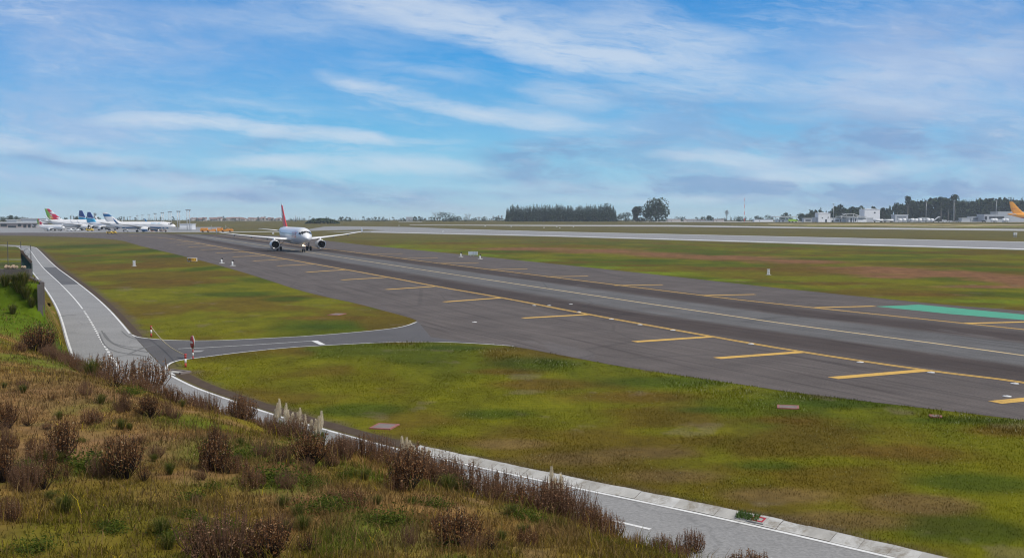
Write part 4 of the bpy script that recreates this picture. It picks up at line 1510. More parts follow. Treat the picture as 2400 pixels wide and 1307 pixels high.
tree('eucalyptus_tree', 'big spreading eucalyptus right of the conifer wood, tallest of its clump', 1536, 470, 66, 1420, 'euc')
tree('eucalyptus_tree', 'slim eucalyptus just left of the big spreading eucalyptus', 1494, 484, 26, 1430, 'euc')
tree('broadleaf_tree', 'low dark tree between the conifer wood and the slim eucalyptus', 1466, 500, 44, 1440, 'round')
tree('broadleaf_tree', 'rounded dark tree alone among low houses right of the eucalyptus', 1664, 506, 17, 1500, 'round')
tree('poplar_tree', 'bare narrow poplar standing among low houses', 1703, 491, 11, 1480, 'poplar')
tree('broadleaf_tree', 'wide dark bush-like tree at the foot of the red and white mast', 1731, 508, 27, 1460, 'round')
for px, top, w_, kind, lab in ((1776, 506, 14, 'round', 'small dark tree left of the fire station shelter roof'), (1799, 505, 24, 'round', 'wide low dark tree behind the left end of the fire station'),
                               (1843, 500, 16, 'round', 'dark tree rising behind the fire station roof'), (1880, 502, 17, 'round', 'dark round tree right of the fire station roof'),
                               (1898, 498, 13, 'column', 'narrow dark tree left of the pale cube building, shorter of a pair'), (1911, 492, 15, 'round', 'dark tree left of the pale cube building, taller of a pair'),
                               (1923, 486, 13, 'cone', 'pointed dark tree behind the pale cube building'), (1936, 493, 9, 'cone', 'small pointed tree top above the right of the cube building'),
                               (1956, 483, 16, 'column', 'tall dark tree directly behind the slim lamp mast by the cube'), (1966, 482, 22, 'round', 'broad tall dark tree between cube building and pavilion'),
                               (1996, 486, 26, 'round', 'broad dark tree behind the pavilion roof'), (2018, 482, 17, 'column', 'tall dark tree touching the left side of the white hangar block'),
                               (2045, 481, 9, 'round', 'tree top peeping over the roof of the white hangar block')):
    tree('broadleaf_tree' if kind != 'cone' else 'conifer_tree', lab, px, top, w_ * 1.45, 1420, kind)
for px, top, w_, kind, lab in ((2069, 486, 18, 'euc', 'feathery eucalyptus just right of the white hangar block'), (2103, 475, 20, 'plume', 'loose eucalyptus leaning out at the left end of the wood'),
                               (2127, 459, 20, 'plume', 'tall plumed eucalyptus above the left end of the wood'), (2205, 460, 22, 'plume', 'rounded eucalyptus crown above the middle of the wood'),
                               (2237, 455, 24, 'plume', 'tallest ragged eucalyptus above the middle of the wood'), (2222, 463, 12, 'plume', 'thin eucalyptus crown between two taller ones above the wood'),
                               (2085, 481, 14, 'cone', 'pointed conifer at the left end of the right-hand wood')):
    tree('eucalyptus_tree' if kind != 'cone' else 'conifer_tree', lab, px, top, w_, 1450, kind)
for px, top, w_, kind, lab in ((1026, 493, 27, 'bare', 'bare spreading tree left of the dark evergreen clump'), (1047, 500, 40, 'round', 'broad dark evergreen with domed top beside bare tree'),
                               (1012, 516, 30, 'round', 'low dark bushy tree at the left foot of the bare tree'), (1075, 506, 15, 'column', 'dark columnar evergreen right of the domed evergreen'),
                               (1097, 498, 17, 'bare', 'bare slender tree behind a small dark evergreen'), (1091, 508, 12, 'column', 'small dark evergreen before the slender bare tree'),
                               (1122, 507, 10, 'poplar', 'bare grey poplar left of a rounded dark evergreen'), (1136, 507, 14, 'column', 'rounded dark evergreen standing alone left of the wood'),
                               (1156, 505, 6, 'poplar', 'bare grey poplar, leftmost of three beside the wood'), (1168, 504, 6, 'poplar', 'bare grey poplar, middle of three beside the wood'), (1176, 504, 6, 'poplar', 'bare grey poplar, rightmost of three beside the wood'),
                               (894, 517, 28, 'round', 'low dark tree near the long white shed'), (877, 514, 6, 'column', 'tiny upright tree left of the low dark tree near the shed'),
                               (826, 515, 31, 'round', 'pale broad leafless-looking tree right of the shrubby mound'), (852, 517, 9, 'cone', 'small pointed tree right of the shrubby mound'),
                               (633, 514, 23, 'bare', 'bare round tree left of the red fin'), (600, 522, 9, 'cone', 'small dark pointed tree, left of a pair near the red fin'), (609, 523, 9, 'cone', 'small dark pointed tree, right of a pair near the red fin'),
                               (411, 517, 11, 'euc', 'small dark tree beyond the nose of the blue swoosh jet'), (555, 519, 14, 'bare', 'pale bare tree over the far town rooftops'), (489, 522, 12, 'bare', 'low bare tree at the left of the far town')):
    tree({'bare': 'bare_tree', 'poplar': 'poplar_tree', 'cone': 'conifer_tree'}.get(kind, 'evergreen_tree'), lab, px, top, w_ * 1.2, 1480, kind)
for px, top, w_, kind, lab in ((11, 510, 30, 'round', 'dark round tree over the terminal roof at the left edge'), (25, 505, 20, 'round', 'tallest dark tree over the terminal roof'), (38, 508, 22, 'round', 'dark tree right of the tallest one over the terminal'), (58, 510, 20, 'round', 'dark low tree behind the right of the terminal'),
                               (137, 508, 12, 'round', 'dark bushy tree behind the large crimson-tailed jet'), (153, 510, 14, 'round', 'dark low tree over the back of the large crimson-tailed jet'),
                               (166, 504, 5, 'poplar', 'slim pale poplar, left of a pair beyond the jets'), (173, 505, 5, 'poplar', 'slim pale poplar, right of a pair beyond the jets'), (178, 510, 12, 'round', 'low dark tree between the pair of poplars and the navy tails'),
                               (219, 505, 12, 'bare', 'bare tree just right of the nearer navy tail'), (223, 498, 8, 'poplar', 'tallest bare poplar left of the blue barred fin'), (230, 509, 12, 'round', 'dark low tree behind the blue barred fin')):
    tree({'bare': 'bare_tree', 'poplar': 'poplar_tree'}.get(kind, 'broadleaf_tree'), lab, px, top, w_, 1180, kind)


def wood(name, label, x0, x1, y0, y1, topf, n, kind='cone', m_=None):
    mb = MB()
    rnd = random.Random(int(x0))
    for i in range(n):
        y = rnd.uniform(y0, y1)
        px = x0 + (x1 - x0) * (i + rnd.random()) / n
        g = GX(px, y)
        h = H + (YH - topf(px) + rnd.choice((-4.5, -2, 0, 2, 5)) + rnd.uniform(-1, 1)) / sc_at(y) - g.z
        if h < 1:
            continue
        sub = MB()
        if kind == 'cone' or (kind == 'mix' and rnd.random() < .6):
            crown_cone(sub, 0, h, h * rnd.uniform(.11, .17), 130, h * .062, rnd, 1.0)
        else:
            crown_round(sub, -h * .05, h, h * rnd.uniform(.26, .36) * (1.7 if name == 'scrub_belt' and h < 7 else 1), 120, h * .085, 7, rnd, .2)
        mb.add([(v[0] + g.x, v[1] + g.y, v[2] + g.z) for v in sub.v], sub.f)
    o = mb.build(name, m_ or M_leafd)
    tag(o, label, 'wood', kind='stuff')
    return o


wood('conifer_wood', 'dense dark block of conifers beyond the runway', 1186, 1444, 1440, 1500, lambda x: 484.5 + 3.5 * math.sin(x * .083) * math.sin(x * .031 + 1) + (6 if x < 1196 else 0) + max(0, (x - 1436) * .9), 290, 'cone')
wood('mixed_wood', 'dark mixed wood behind the cargo aprons at the right', 2075, 2480, 1480, 1580, lambda x: float(np.interp(x, [2075, 2110, 2140, 2200, 2260, 2275, 2300, 2420], [492, 482, 473, 468, 470, 474, 467, 468])), 260, 'mix')
wood('far_woods', 'low far line of trees along the horizon', -300, 2700, 1900, 2500, lambda x: 516.0 - 6.0 * float(fbm(x / 60.0, .5, 5)) + 1.0 * math.sin(x * .057), 900, 'mix', M_leafd)
wood('scrub_belt', 'low dark belt of scrub left of the conifer wood beyond the runway', 790, 1190, 1500, 1600, lambda x: 518.5 - 9 * float(fbm(x / 34.0, .5, 9)), 110, 'round')
wood('scrub_belt', 'low dark belt of scrub right of the big eucalyptus beyond the runway', 1440, 1920, 1560, 1640, lambda x: 519 - 10 * float(fbm(x / 30.0, .5, 13)), 130, 'round')
wood('scrub_belt', 'dark belt of trees behind the cube building, pavilion and hangar', 1880, 2080, 1480, 1540, lambda x: float(np.interp(x, [1880, 1900, 1915, 1945, 1955, 2030, 2040, 2080], [506, 500, 497, 500, 490, 492, 496, 494])) + 3 * math.sin(x * .3), 110, 'round')
wood('scrub_belt', 'low hazy belt of trees behind the far town and red fin', 440, 790, 1700, 1850, lambda x: 520 - 9.0 * float(fbm(x / 26.0, .5, 17)), 110, 'round')
mb = MB()
rnd = random.Random(5)
gC = GX(756, 1140)
for i in range(2600):
    u = rnd.uniform(-1, 1)
    v = rnd.uniform(-1, 1)
    hh = (1 - u * u) ** .6 * (5.6) * (1 - .5 * v * v)
    leaf(mb, (gC.x + u * 17.5, gC.y + v * 9, gC.z + hh * rnd.random() ** .4), 1.0, rnd)
tag(mb.build('shrubbery', M_leafm), 'low dark shrub-covered mound beyond the wing of the taxiing jet', 'shrubbery', kind='stuff')

# ------------------------------------------------------------------ buildings
M_bw = mat('white_cladding', (0.74, 0.75, 0.76), 0.6, 0.06, 0.4)
M_bg = mat('grey_cladding', (0.42, 0.44, 0.46), 0.6, 0.08, 0.4)
M_bp = mat('pinkish_render', (0.40, 0.33, 0.30), 0.8, 0.12, 0.4)
M_broof = mat('pale_roof', (0.62, 0.63, 0.63), 0.5, 0.08, 0.4)
M_bwin = mat('window_glass', (0.03, 0.04, 0.05), 0.15, 0.1)
M_tile = mat('clay_roof_tiles', (0.25, 0.15, 0.12), 0.85, 0.2, 0.5)
M_house = mat('house_render', (0.50, 0.45, 0.42), 0.8, 0.15, 0.05)
M_steel = mat('galvanised_steel', (0.50, 0.51, 0.52), 0.45, 0.1, 1.0, metal=0.3)
M_lime2 = mat('lime_paint', (0.38, 0.62, 0.05), 0.4, 0.06, 1)
M_or = mat('orange_paint', (0.66, 0.26, 0.03), 0.5, 0.12, 1)
M_yv = mat('yellow_vehicle_paint', (0.62, 0.42, 0.05), 0.5, 0.1, 1)
M_dkv = mat('dark_rubber', (0.03, 0.03, 0.03), 0.8, 0.1, 2)


def px_box(px0, px1, top, bot, y, depth):
    """centre, size of a box that stands at depth y between two photo columns and rows"""
    sc = sc_at(y)
    a, b = GX(px0, y), GX(px1, y)
    z0, z1 = H + (YH - bot) / sc, H + (YH - top) / sc
    return ((a.x + b.x) / 2, y + depth / 2, (z0 + z1) / 2), (abs(b.x - a.x), depth, z1 - z0)


def building(name, label, px0, px1, top, bot, y, depth, m_wall, m_roof=None, windows=(), doors=(), roof_h=0.5, eave=0.4, peak=0.0, cat='building', group=None):
    """windows/doors: (px0, px1, top, bot) rectangles on the front"""
    c, d = px_box(px0, px1, top, bot, y, depth)
    zg = min(c[2] - d[2] / 2, float(far_z(y)))
    h = c[2] + d[2] / 2 - zg
    t = thing(name, label, cat, (c[0], y, zg), 0, group)
    b = MB()
    b.box((0, depth / 2, h / 2), (d[0], depth, h))
    b.build('wall', m_wall, t)
    b = MB()
    if peak:
        x = d[0] / 2 + eave
        for sgn in (-eave, depth + eave):
            pass
        b.add([(-x, -eave, h), (x, -eave, h), (x, depth + eave, h), (-x, depth + eave, h), (-x * .25, depth / 2, h + peak), (x * .25, depth / 2, h + peak)], [(0, 1, 5, 4), (1, 2, 5), (2, 3, 4, 5), (3, 0, 4), (3, 2, 1, 0)])
    else:
        b.box((0, depth / 2, h + roof_h / 2), (d[0] + 2 * eave, depth + 2 * eave, roof_h))
    b.build('roof', m_roof or M_broof, t)
    for nm, lst in (('window', windows), ('door', doors)):
        for w_ in lst:
            cc, dd = px_box(*w_, y, .3)
            b = MB()
            b.box((cc[0] - c[0], -.02, cc[2] - zg), (dd[0], .24, dd[2]))
            b.build(nm, M_bwin, t)
    return t


# right-hand side: fire station, tanks, hangar
t = building('fire_station', 'low white open-fronted station with flat pale roof sheltering a lime green truck', 1822, 1862, 515, 523.5, 1256, 14, M_bw, windows=[(1825, 1828, 517, 519.5), (1833, 1837, 517, 519.5)], eave=.1, roof_h=.2)
b = MB()
c, d = px_box(1818, 1871, 506.8, 508.6, 1250, 22)
b.box((c[0] - t.location.x, 8, c[2] - t.location.z), d)
b.build('roof', M_broof, t)
for px in (1820, 1869):
    b = MB()
    c, d = px_box(px - .6, px + .6, 508.6, 523, 1248, .6)
    b.box((c[0] - t.location.x, -2, c[2] - t.location.z), d)
    b.build('post', M_steel, t)
g = GX(1858, 1250)
t = thing('fire_truck', 'lime green fire truck parked under the station roof', 'truck', g)
b = MB()
b.box((-1.5, 0, 2.2), (7.5, 2.6, 2.6)); b.box((4.0, 0, 2.0), (3.0, 2.6, 2.4))
b.build('body', M_lime2, t)
b = MB(); b.box((4.6, 0, 2.6), (2.0, 2.64, 1.0)); b.build('windscreen', M_bwin, t)
for x in (-4, 0, 3.8):
    b = MB(); b.lathe([(-1.35, .05), (-1.35, .6), (1.35, .6), (1.35, .05)], (x, 0, .62), (0, 1, 0), 14); b.build('wheel', M_tyre, t)
building('workshop', 'pale cube-like building with shallow peaked roof beside slim lamp mast', 1918, 1946, 499.5, 520.5, 1270, 15, M_bw, M_broof, windows=[(1926, 1929, 510, 512), (1940, 1941.5, 508, 512)], doors=[(1934, 1938, 514, 520.5)], peak=1.0)
building('shed', 'low white shed running right from the cube building', 1946.5, 1989, 511.5, 520.5, 1272, 12, M_bw, windows=[(1958, 1966, 515, 518)], doors=[(1949, 1953, 515.5, 520.5), (1969, 1972, 514, 520)])
building('lean_to', 'small grey lean-to shelter left of the cube building', 1908, 1917, 510, 520.5, 1274, 9, M_bg)
building('shed', 'grey low shed between fire station and lean-to', 1884, 1904, 512, 521, 1300, 9, M_bg, windows=[(1888, 1900, 515, 518)])
t = building('pavilion', 'white pavilion with wide flared eaves and raised roof frame', 1989, 2031, 509, 520.5, 1262, 16, M_bw, windows=[(1993, 1996.5, 511, 520), (1999, 2001.5, 511, 519.5), (2004, 2006.5, 512, 519), (2010, 2030, 512, 513.2)], eave=.2, roof_h=.2)
b = MB()
for (pa, ta, pb, tb) in ((1971, 506.5, 2031, 508.2), (1986, 500.2, 2003, 501.4)):
    c, d = px_box(pa, pb, ta, tb, 1258, 20)
    b.box((c[0] - t.location.x, 8, c[2] - t.location.z), d)
for (pa, za, pb, zb) in ((1972, 506.5, 1987, 501), (2003, 501, 2016, 506)):
    a_, b_ = GX(pa, 1258), GX(pb, 1258)
    b.tube((a_.x - t.location.x, 0, H + (YH - za) / sc_at(1258) - t.location.z), (b_.x - t.location.x, 0, H + (YH - zb) / sc_at(1258) - t.location.z), .35, .35, 5)
b.build('roof', M_broof, t)
for px in (1974, 1987, 2003, 2012):
    b = MB()
    a_ = GX(px, 1256)
    zt = H + (YH - (507 if px in (1974, 2012) else 501)) / sc_at(1256) - t.location.z
    b.tube((a_.x - t.location.x, -2, 0), (a_.x - t.location.x, -2, zt), .25, .25, 6)
    b.build('post', M_steel, t)
building('hangar', 'big white block hangar with shallow roof and one small high window', 2026, 2062, 490.5, 520, 1300, 20, M_bw, M_broof, windows=[(2048, 2051.5, 497, 500)], doors=[(2031, 2038, 510, 520)], peak=.9)
building('shed', 'dull grey shed between the pavilion and the tanker trailers', 2031.5, 2046, 511, 520, 1270, 10, M_bg)
building('depot', 'grey stepped depot roof left among white round tanks', 2098, 2128, 504, 519, 1340, 14, M_bg, windows=[(2102, 2124, 508, 510), (2102, 2124, 513, 515)])
building('shelter', 'small pale flat-roofed shelter over the middle of the tanks', 2158, 2176, 510.5, 519, 1330, 8, M_bg, M_broof, eave=1.0)
building('warehouse', 'long grey warehouse in front of the yellow cargo jet tail', 2307, 2376, 503, 516, 1370, 22, M_bg, M_broof, windows=[(2318, 2353, 507.5, 513)], doors=[(2308, 2313, 507, 515)])
building('warehouse', 'higher pale warehouse behind the yellow cargo jet', 2338, 2460, 497, 516, 1420, 22, M_bg, M_broof)
building('shed', 'low grey shed, wider of two left of the long warehouse', 2276, 2305, 508, 516.5, 1390, 12, M_bg, windows=[(2280, 2300, 511, 513)])
building('shed', 'low grey shed, smaller and farther left of two by the warehouse', 2254, 2274, 511.5, 517, 1380, 10, M_bg)
# white round tanks, tankers and trailers
for i, (px, rad, col_) in enumerate(((2109, 1.7, M_bw), (2119, 1.9, M_bw), (2129, 1.6, M_bg), (2138, 1.9, M_bw), (2147, 1.7, M_bw), (2156, 1.9, M_bw), (2166, 1.6, M_bg), (2175, 1.9, M_bw), (2184, 1.8, M_bw), (2326, 1.9, M_bw), (2333, 1.9, M_bw), (2352, 1.8, M_bw), (2359, 1.8, M_bw))):
    g = GX(px, 1262)
    right = px > 2300
    t = thing('storage_tank', 'white round-ended tank standing in front of the grey warehouse' if right else 'white round-ended tank in the row behind the boarding stairs', 'tank', g, 0.3 * (i % 3), 'tanks before the warehouse' if right else 'row of tanks on the far apron')
    b = MB()
    n_ = 6
    b.lathe([(-2.4, .05), (-2.2, rad * .6), (-1.8, rad * .95), (1.8, rad * .95), (2.2, rad * .6), (2.4, .05)], (0, 0, rad + .7), (1, 0, .001), 14)
    b.build('shell', col_, t)
    b = MB()
    b.box((-1.3, 0, .5), (.3, 1.8, 1.0)); b.box((1.3, 0, .5), (.3, 1.8, 1.0))
    b.build('cradle', M_steel, t)
for px, lab in ((2058, 'long white tanker trailer, left of two by the hangar'), (2082, 'long white tanker trailer, right of two by the hangar')):
    g = GX(px, 1256)
    t = thing('tanker_trailer', lab, 'trailer', g)
    b = MB(); b.lathe([(-6, .1), (-5.8, 1.1), (5.8, 1.3), (6, .1)], (0, 0, 2.2), (1, 0, .001), 14); b.build('shell', M_bw, t)
    for x in (-4, 3, 4.3):
        b = MB(); b.lathe([(-1.2, .05), (-1.2, .5), (1.2, .5), (1.2, .05)], (x, 0, .5), (0, 1, 0), 12); b.build('wheel', M_tyre, t)
    b = MB(); b.box((0, 0, .95), (11, 1.0, .3)); b.build('chassis', M_gear, t)
g = GX(2194, 1245)
t = thing('boarding_stairs', 'white mobile boarding stairs standing on the far apron', 'stairs', g)
b = MB()
b.loft([[(-4.2, s_, .4), (-4.2, s_, 1.2), (2.6, s_, 6.6), (4.4, s_, 6.6), (4.4, s_, 5.8), (3.0, s_, 5.8)] for s_ in (-1.0, 1.0)], sm=False)
b.build('flight', M_bw, t)
b = MB(); b.box((0, 0, .9), (8, 2.0, .5)); b.tube((3.6, -.8, 1), (3.6, -.8, 5.9), .12); b.tube((3.6, .8, 1), (3.6, .8, 5.9), .12); b.build('chassis', M_gear, t)
for x in (-3, 3):
    b = MB(); b.lathe([(-1.1, .05), (-1.1, .45), (1.1, .45), (1.1, .05)], (x, 0, .45), (0, 1, 0), 12); b.build('wheel', M_tyre, t)


def van(px, y, lab, m_, L=4.6, h=2.0, cat='van', name='parked_van', group=None, rz=0.0):
    g = GX(px, y)
    t = thing(name, lab, cat, g, rz, group)
    b = MB()
    b.loft([[(-L / 2, s_, .4), (-L / 2, s_, h), (L * .22, s_, h), (L * .36, s_, h * .58), (L / 2, s_, h * .5), (L / 2, s_, .4)] for s_ in (-.9, .9)], sm=False)
    b.build('body', m_, t)
    b = MB(); b.box((-.1 * L, 0, h * .76), (L * .55, 1.84, h * .26)); b.build('window', M_bwin, t)
    for x in (-L * .3, L * .3):
        b = MB(); b.lathe([(-.95, .03), (-.95, .34), (.95, .34), (.95, .03)], (x, 0, .34), (0, 1, 0), 12); b.build('wheel', M_tyre, t)
    return t


van(2306, 1252, 'small dark van on the pale apron below the warehouse', M_dkv, 5)
van(2214, 1240, 'white apron van just right of the boarding stairs', M_bw, 6, 2.8)
van(2228, 1240, 'white low apron car beside the tall lamp mast', M_bw, 5, 1.8, 'car', 'parked_car')
for i, px in enumerate((2243, 2249)):
    van(px, 1242, 'pale small apron cart right of the tall lamp mast, ' + ('left' if i == 0 else 'right') + ' of two', M_bg, 3.4, 1.6, 'cart', 'baggage_cart')
# left apron: terminal, vehicles
t = building('terminal_building', 'low pinkish terminal with flat pale roofs behind the parked jets', 0, 88, 522.5, 536, 930, 22, M_bp, M_broof, windows=[(2, 16, 525, 531), (19, 38, 529, 535), (42, 50, 525, 531), (55, 62, 526, 534), (66, 72, 526, 534), (76, 84, 526, 534)], roof_h=.9, eave=1.2)
for (pa, pb, ta, tb) in ((16, 40, 515.5, 522), (50, 92, 512.5, 522.2)):
    c, d = px_box(pa, pb, ta, tb, 936, 14)
    b = MB()
    b.box((c[0] - t.location.x, 13, c[2] - t.location.z), d)
    b.build('upper_storey', M_bg, t)
    b = MB()
    c2, d2 = px_box(pa - 1.5, pb + 1.5, ta - 1.2, ta, 936, 16)
    b.box((c2[0] - t.location.x, 13, c2[2] - t.location.z + .01), d2)
    b.build('roof', M_broof, t)
van(258, 566, 'yellow apron tug under the tail of the blue swoosh jet', M_yv, 3.2, 1.3, 'tug', 'apron_tug')
van(268, 568, 'yellow apron loader right of the yellow tug', M_yv, 2.4, 1.4, 'loader', 'apron_loader')
van(211, 690, 'yellow and white apron van below the navy tails', M_yv, 4.5, 2.0)
for i, px in enumerate((163, 172, 180, 188, 122, 108)):
    van(px, 700 + i * 4, 'small pale vehicle parked under the airliners on the apron', [M_bw, M_bg, M_bw, M_dkv, M_bw, M_bg][i], 4.4, 1.6 + .2 * (i % 2), 'car', 'parked_car', 'small vehicles under the parked jets', .4 * i)
for i, px in enumerate((295, 361, 372, 384)):
    van(px, 660, 'low brown baggage cart under the long blue swoosh jet', [M_bg, M_or, M_bp, M_bp][i], 4.0, 1.4, 'cart', 'baggage_cart', 'carts under the long jet', .3 * i)
# orange works plant
for px, y, lab, L in ((493, 640, 'orange roadworks machine with boom, left of two', 13), (527, 645, 'orange roadworks machine with boom, right of two', 11)):
    g = GX(px, y)
    t = thing('roadworks_machine', lab, 'machine', g)
    b = MB()
    b.box((0, 0, 1.0), (L * .9, 2.2, .8)); b.box((-L * .28, 0, 1.9), (L * .3, 2.2, 1.2)); b.box((L * .25, 0, 1.55), (L * .3, 2, .7))
    b.build('body', M_or, t)
    b = MB(); b.tube((L * .05, 0, 1.2), (L * .05, 0, 4.2), .16, .12, 6); b.tube((L * .05, 0, 3.2), (L * .28, 0, 2.0), .12, .1, 6); b.build('boom', M_gear, t)
    for x in (-L * .35, -L * .1, L * .3):
        b = MB(); b.lathe([(-1.1, .05), (-1.1, .5), (1.1, .5), (1.1, .05)], (x, 0, .5), (0, 1, 0), 12); b.build('wheel', M_tyre, t)
g = GX(426, 668)
t = thing('equipment_fence', 'grey tangle of steel fencing under the two nearest lamp pylons', 'fence', g)
b = MB()
for i in range(20):
    b.box((-6 + i * .65, .1 * (i % 3), 1.1), (.16, .1, 2.2))
b.build('posts_panel', M_gear, t)
b = MB(); b.box((0, .3, 2.0), (13, .12, .3)); b.box((0, .3, 1.0), (13, .12, .2)); b.build('rail', M_steel, t)
building('shed', 'pale long hut behind the nearest lamp pylons', 421, 451, 525, 536, 780, 8, M_bw, roof_h=.3)
building('shed', 'long low white shed left of the bare spreading tree', 935, 987, 520, 526, 1330, 14, M_bw, roof_h=.4)
building('apartment_block', 'pale grey tower block far beyond the long white shed', 952, 965, 509, 524, 1900, 18, M_bg)
building('warehouse', 'low dark warehouse left of the shrubby mound', 671, 712, 523, 530, 1350, 20, M_bg)
for px, w_, top, lab in ((1580, 30, 513.5, 'low grey house with flat roof right of the big eucalyptus'), (1618, 30, 514, 'long low grey house among the far houses by the round tree'), (1645, 16, 515.5, 'small reddish roofed house left of the round dark tree'), (1685, 24, 514, 'low dark roofed house left of the bare poplar'),
                        (1790, 44, 514.5, 'pale long hut left of the fire station'), (1640, 60, 518, 'long white wall-like hut before the far houses')):
    building('house', lab, px - w_ / 2, px + w_ / 2, top, 521.5, 1470 - 60 * (w_ == 44), 10, M_house if w_ != 44 else M_bw, M_tile if 'red' in lab or 'dark' in lab else M_bg, roof_h=.5, cat='house', windows=[(px - w_ / 4, px - w_ / 4 + 1.5, 517, 519)])
# the far town: one house prototype, copied
hp = thing('village_house', 'small pale house with clay roof in the far town left of the red fin', 'house', (0, 0, 0), 0, 'houses of the far town')
b = MB(); b.box((0, 0, 2.8), (9, 8, 5.6)); b.build('wall', M_house, hp)
b = MB(); b.add([(-5, -4.6, 5.5), (5, -4.6, 5.5), (5, 4.6, 5.5), (-5, 4.6, 5.5), (-5, 0, 7.8), (5, 0, 7.8)], [(0, 1, 5, 4), (2, 3, 4, 5), (1, 2, 5), (3, 0, 4), (3, 2, 1, 0)]); b.build('roof', M_tile, hp)
for x in (-2.2, 2.2):
    b = MB(); b.box((x, -4.0, 3.6), (1.2, .1, 1.4)); b.build('window', M_bwin, hp)
rnd = random.Random(17)
first = True
for i in range(95):
    px = rnd.uniform(448, 665)
    y = rnd.uniform(1900, 2600)
    g = GX(px, y)
    sc_ = (rnd.uniform(.5, 1.0), rnd.uniform(.6, 1.0), rnd.uniform(.4, .95))
    if first:
        hp.location = g
        hp.rotation_euler = (0, 0, .2)
        first = False
    else:
        dup(hp, g, rnd.uniform(-.5, .5), sc_)

for i in range(16):
    px = rnd.uniform(450, 700)
    tree('town_tree', 'small hazy tree among the rooftops of the far town', px, 513 + rnd.uniform(2, 8), rnd.uniform(8, 18), rnd.uniform(1560, 1900), rnd.choice(['round', 'round', 'bare', 'cone']), 'trees among the far town')

# ------------------------------------------------------------------ masts
pyl = [(442, 493), (419, 496), (399, 497), (381, 499), (364, 501), (349, 503), (334, 504.5), (322, 505.6), (305, 508), (290, 510)]


def lamp_pylon(label, group, x, y, z, h):
    t = thing('lamp_pylon', label, 'light mast', (x, y, z), 0, group)
    for s_ in (-.9, .9):
        b = MB(); b.tube((s_, 0, 0), (s_, 0, h), .30, .26, 6); b.build('post', M_steel, t)
    b = MB(); b.box((0, 0, h), (3.0, .4, .25)); b.build('crossbar', M_gear, t)
    for x_ in (-1.35, -.5, .5, 1.35):
        b = MB(); b.box((x_, -.3, h + .35), (.6, .5, .5)); b.build('floodlight', M_gear, t)
    b = MB()
    for i in range(int(h / 1.6)):
        b.box((0, 0, .8 + i * 1.6), (1.8, .08, .1))
    b.build('ladder', M_steel, t)
    return t


proto = None
for i, (px, top) in enumerate(pyl):
    k_ = YH - top
    y = min(700 * 20 / k_, 1500)
    g = GX(px, y)
    h = H + k_ / sc_at(y) - g.z
    lab = ['two-legged lamp pylon at the right end of the receding row, tallest looking', 'two-legged lamp pylon, second from the right end of the row', 'two-legged lamp pylon, third from the right end of the row',
           'two-legged lamp pylon, fourth from the right end of the row', 'two-legged lamp pylon, fifth from the right end of the row', 'two-legged lamp pylon, sixth from the right end of the row', 'two-legged lamp pylon, seventh from the right end of the row',
           'two-legged lamp pylon, third from the far left end of the row', 'two-legged lamp pylon, second from the far left end of the row', 'two-legged lamp pylon at the far left end, smallest looking'][i]
    lamp_pylon(lab, 'row of lamp pylons behind the parked jets', g.x, y, g.z, h)


def mast(name, label, px, top, y, r, m_, head=None, bands=0, m2=None):
    g = GX(px, y)
    h = H + (YH - top) / sc_at(y) - g.z
    t = thing(name, label, 'mast', g)
    b = MB()
    if bands:
        for i in range(bands):
            b.tube((0, 0, h * i / bands), (0, 0, h * (i + 1) / bands), r * (1 - .5 * i / bands), r * (1 - .5 * (i + 1) / bands), 8, i % 2)
        b.build('pole', [m_, m2], t)
    else:
        b.tube((0, 0, 0), (0, 0, h), r, r * .6, 8)
        b.build('pole', m_, t)
    if head:
        b = MB(); b.lathe([(-.5, .3), (-.3, head), (.3, head), (.5, .3)], (0, 0, h - .3), (0, 0, 1), 12, cap=True); b.build('lamp_ring', M_gear, t)
    return t


mast('radio_mast', 'tall thin red and white radio mast beyond the runway', 1744.5, 464, 1440, .42, M_red, bands=7, m2=M_bw)
mast('lamp_mast', 'slim lamp mast beside the pale cube building', 1953, 478, 1240, .32, M_steel, 1.2)
mast('lamp_mast', 'slim lamp mast left of the boarding stairs before the wood', 2170, 472, 1250, .38, M_steel, 1.3)
mast('lamp_mast', 'slim lamp mast right of the boarding stairs before the wood', 2235, 471, 1244, .42, M_steel, 1.3)
mast('lamp_mast', 'slim lamp mast rising behind the long grey warehouse', 2334, 470, 1370, .40, M_steel, 1.3)
mast('chimney', 'grey thin chimney right of the red fin, shorter of a pair', 689, 512, 1500, .8, M_bg)
mast('chimney', 'grey thin chimney right of the red fin, taller of a pair', 693.5, 505, 1500, .8, M_bg)
mast('lamp_mast', 'lone lamp post above the left of the shrubby mound', 726.5, 507, 1300, .35, M_steel, 1.2)

# ------------------------------------------------------------------ airfield furniture
M_blk = mat('black_sign_face', (0.012, 0.012, 0.012), 0.5, 0.1)
M_sy = mat('yellow_sign_face', (0.80, 0.44, 0.03), 0.5, 0.05)
M_conc = mat('concrete', (0.40, 0.39, 0.37), 0.9, 0.2, 2.0, 0.3, 12)
M_wbox = mat('white_box_paint', (0.66, 0.66, 0.64), 0.6, 0.1, 2)
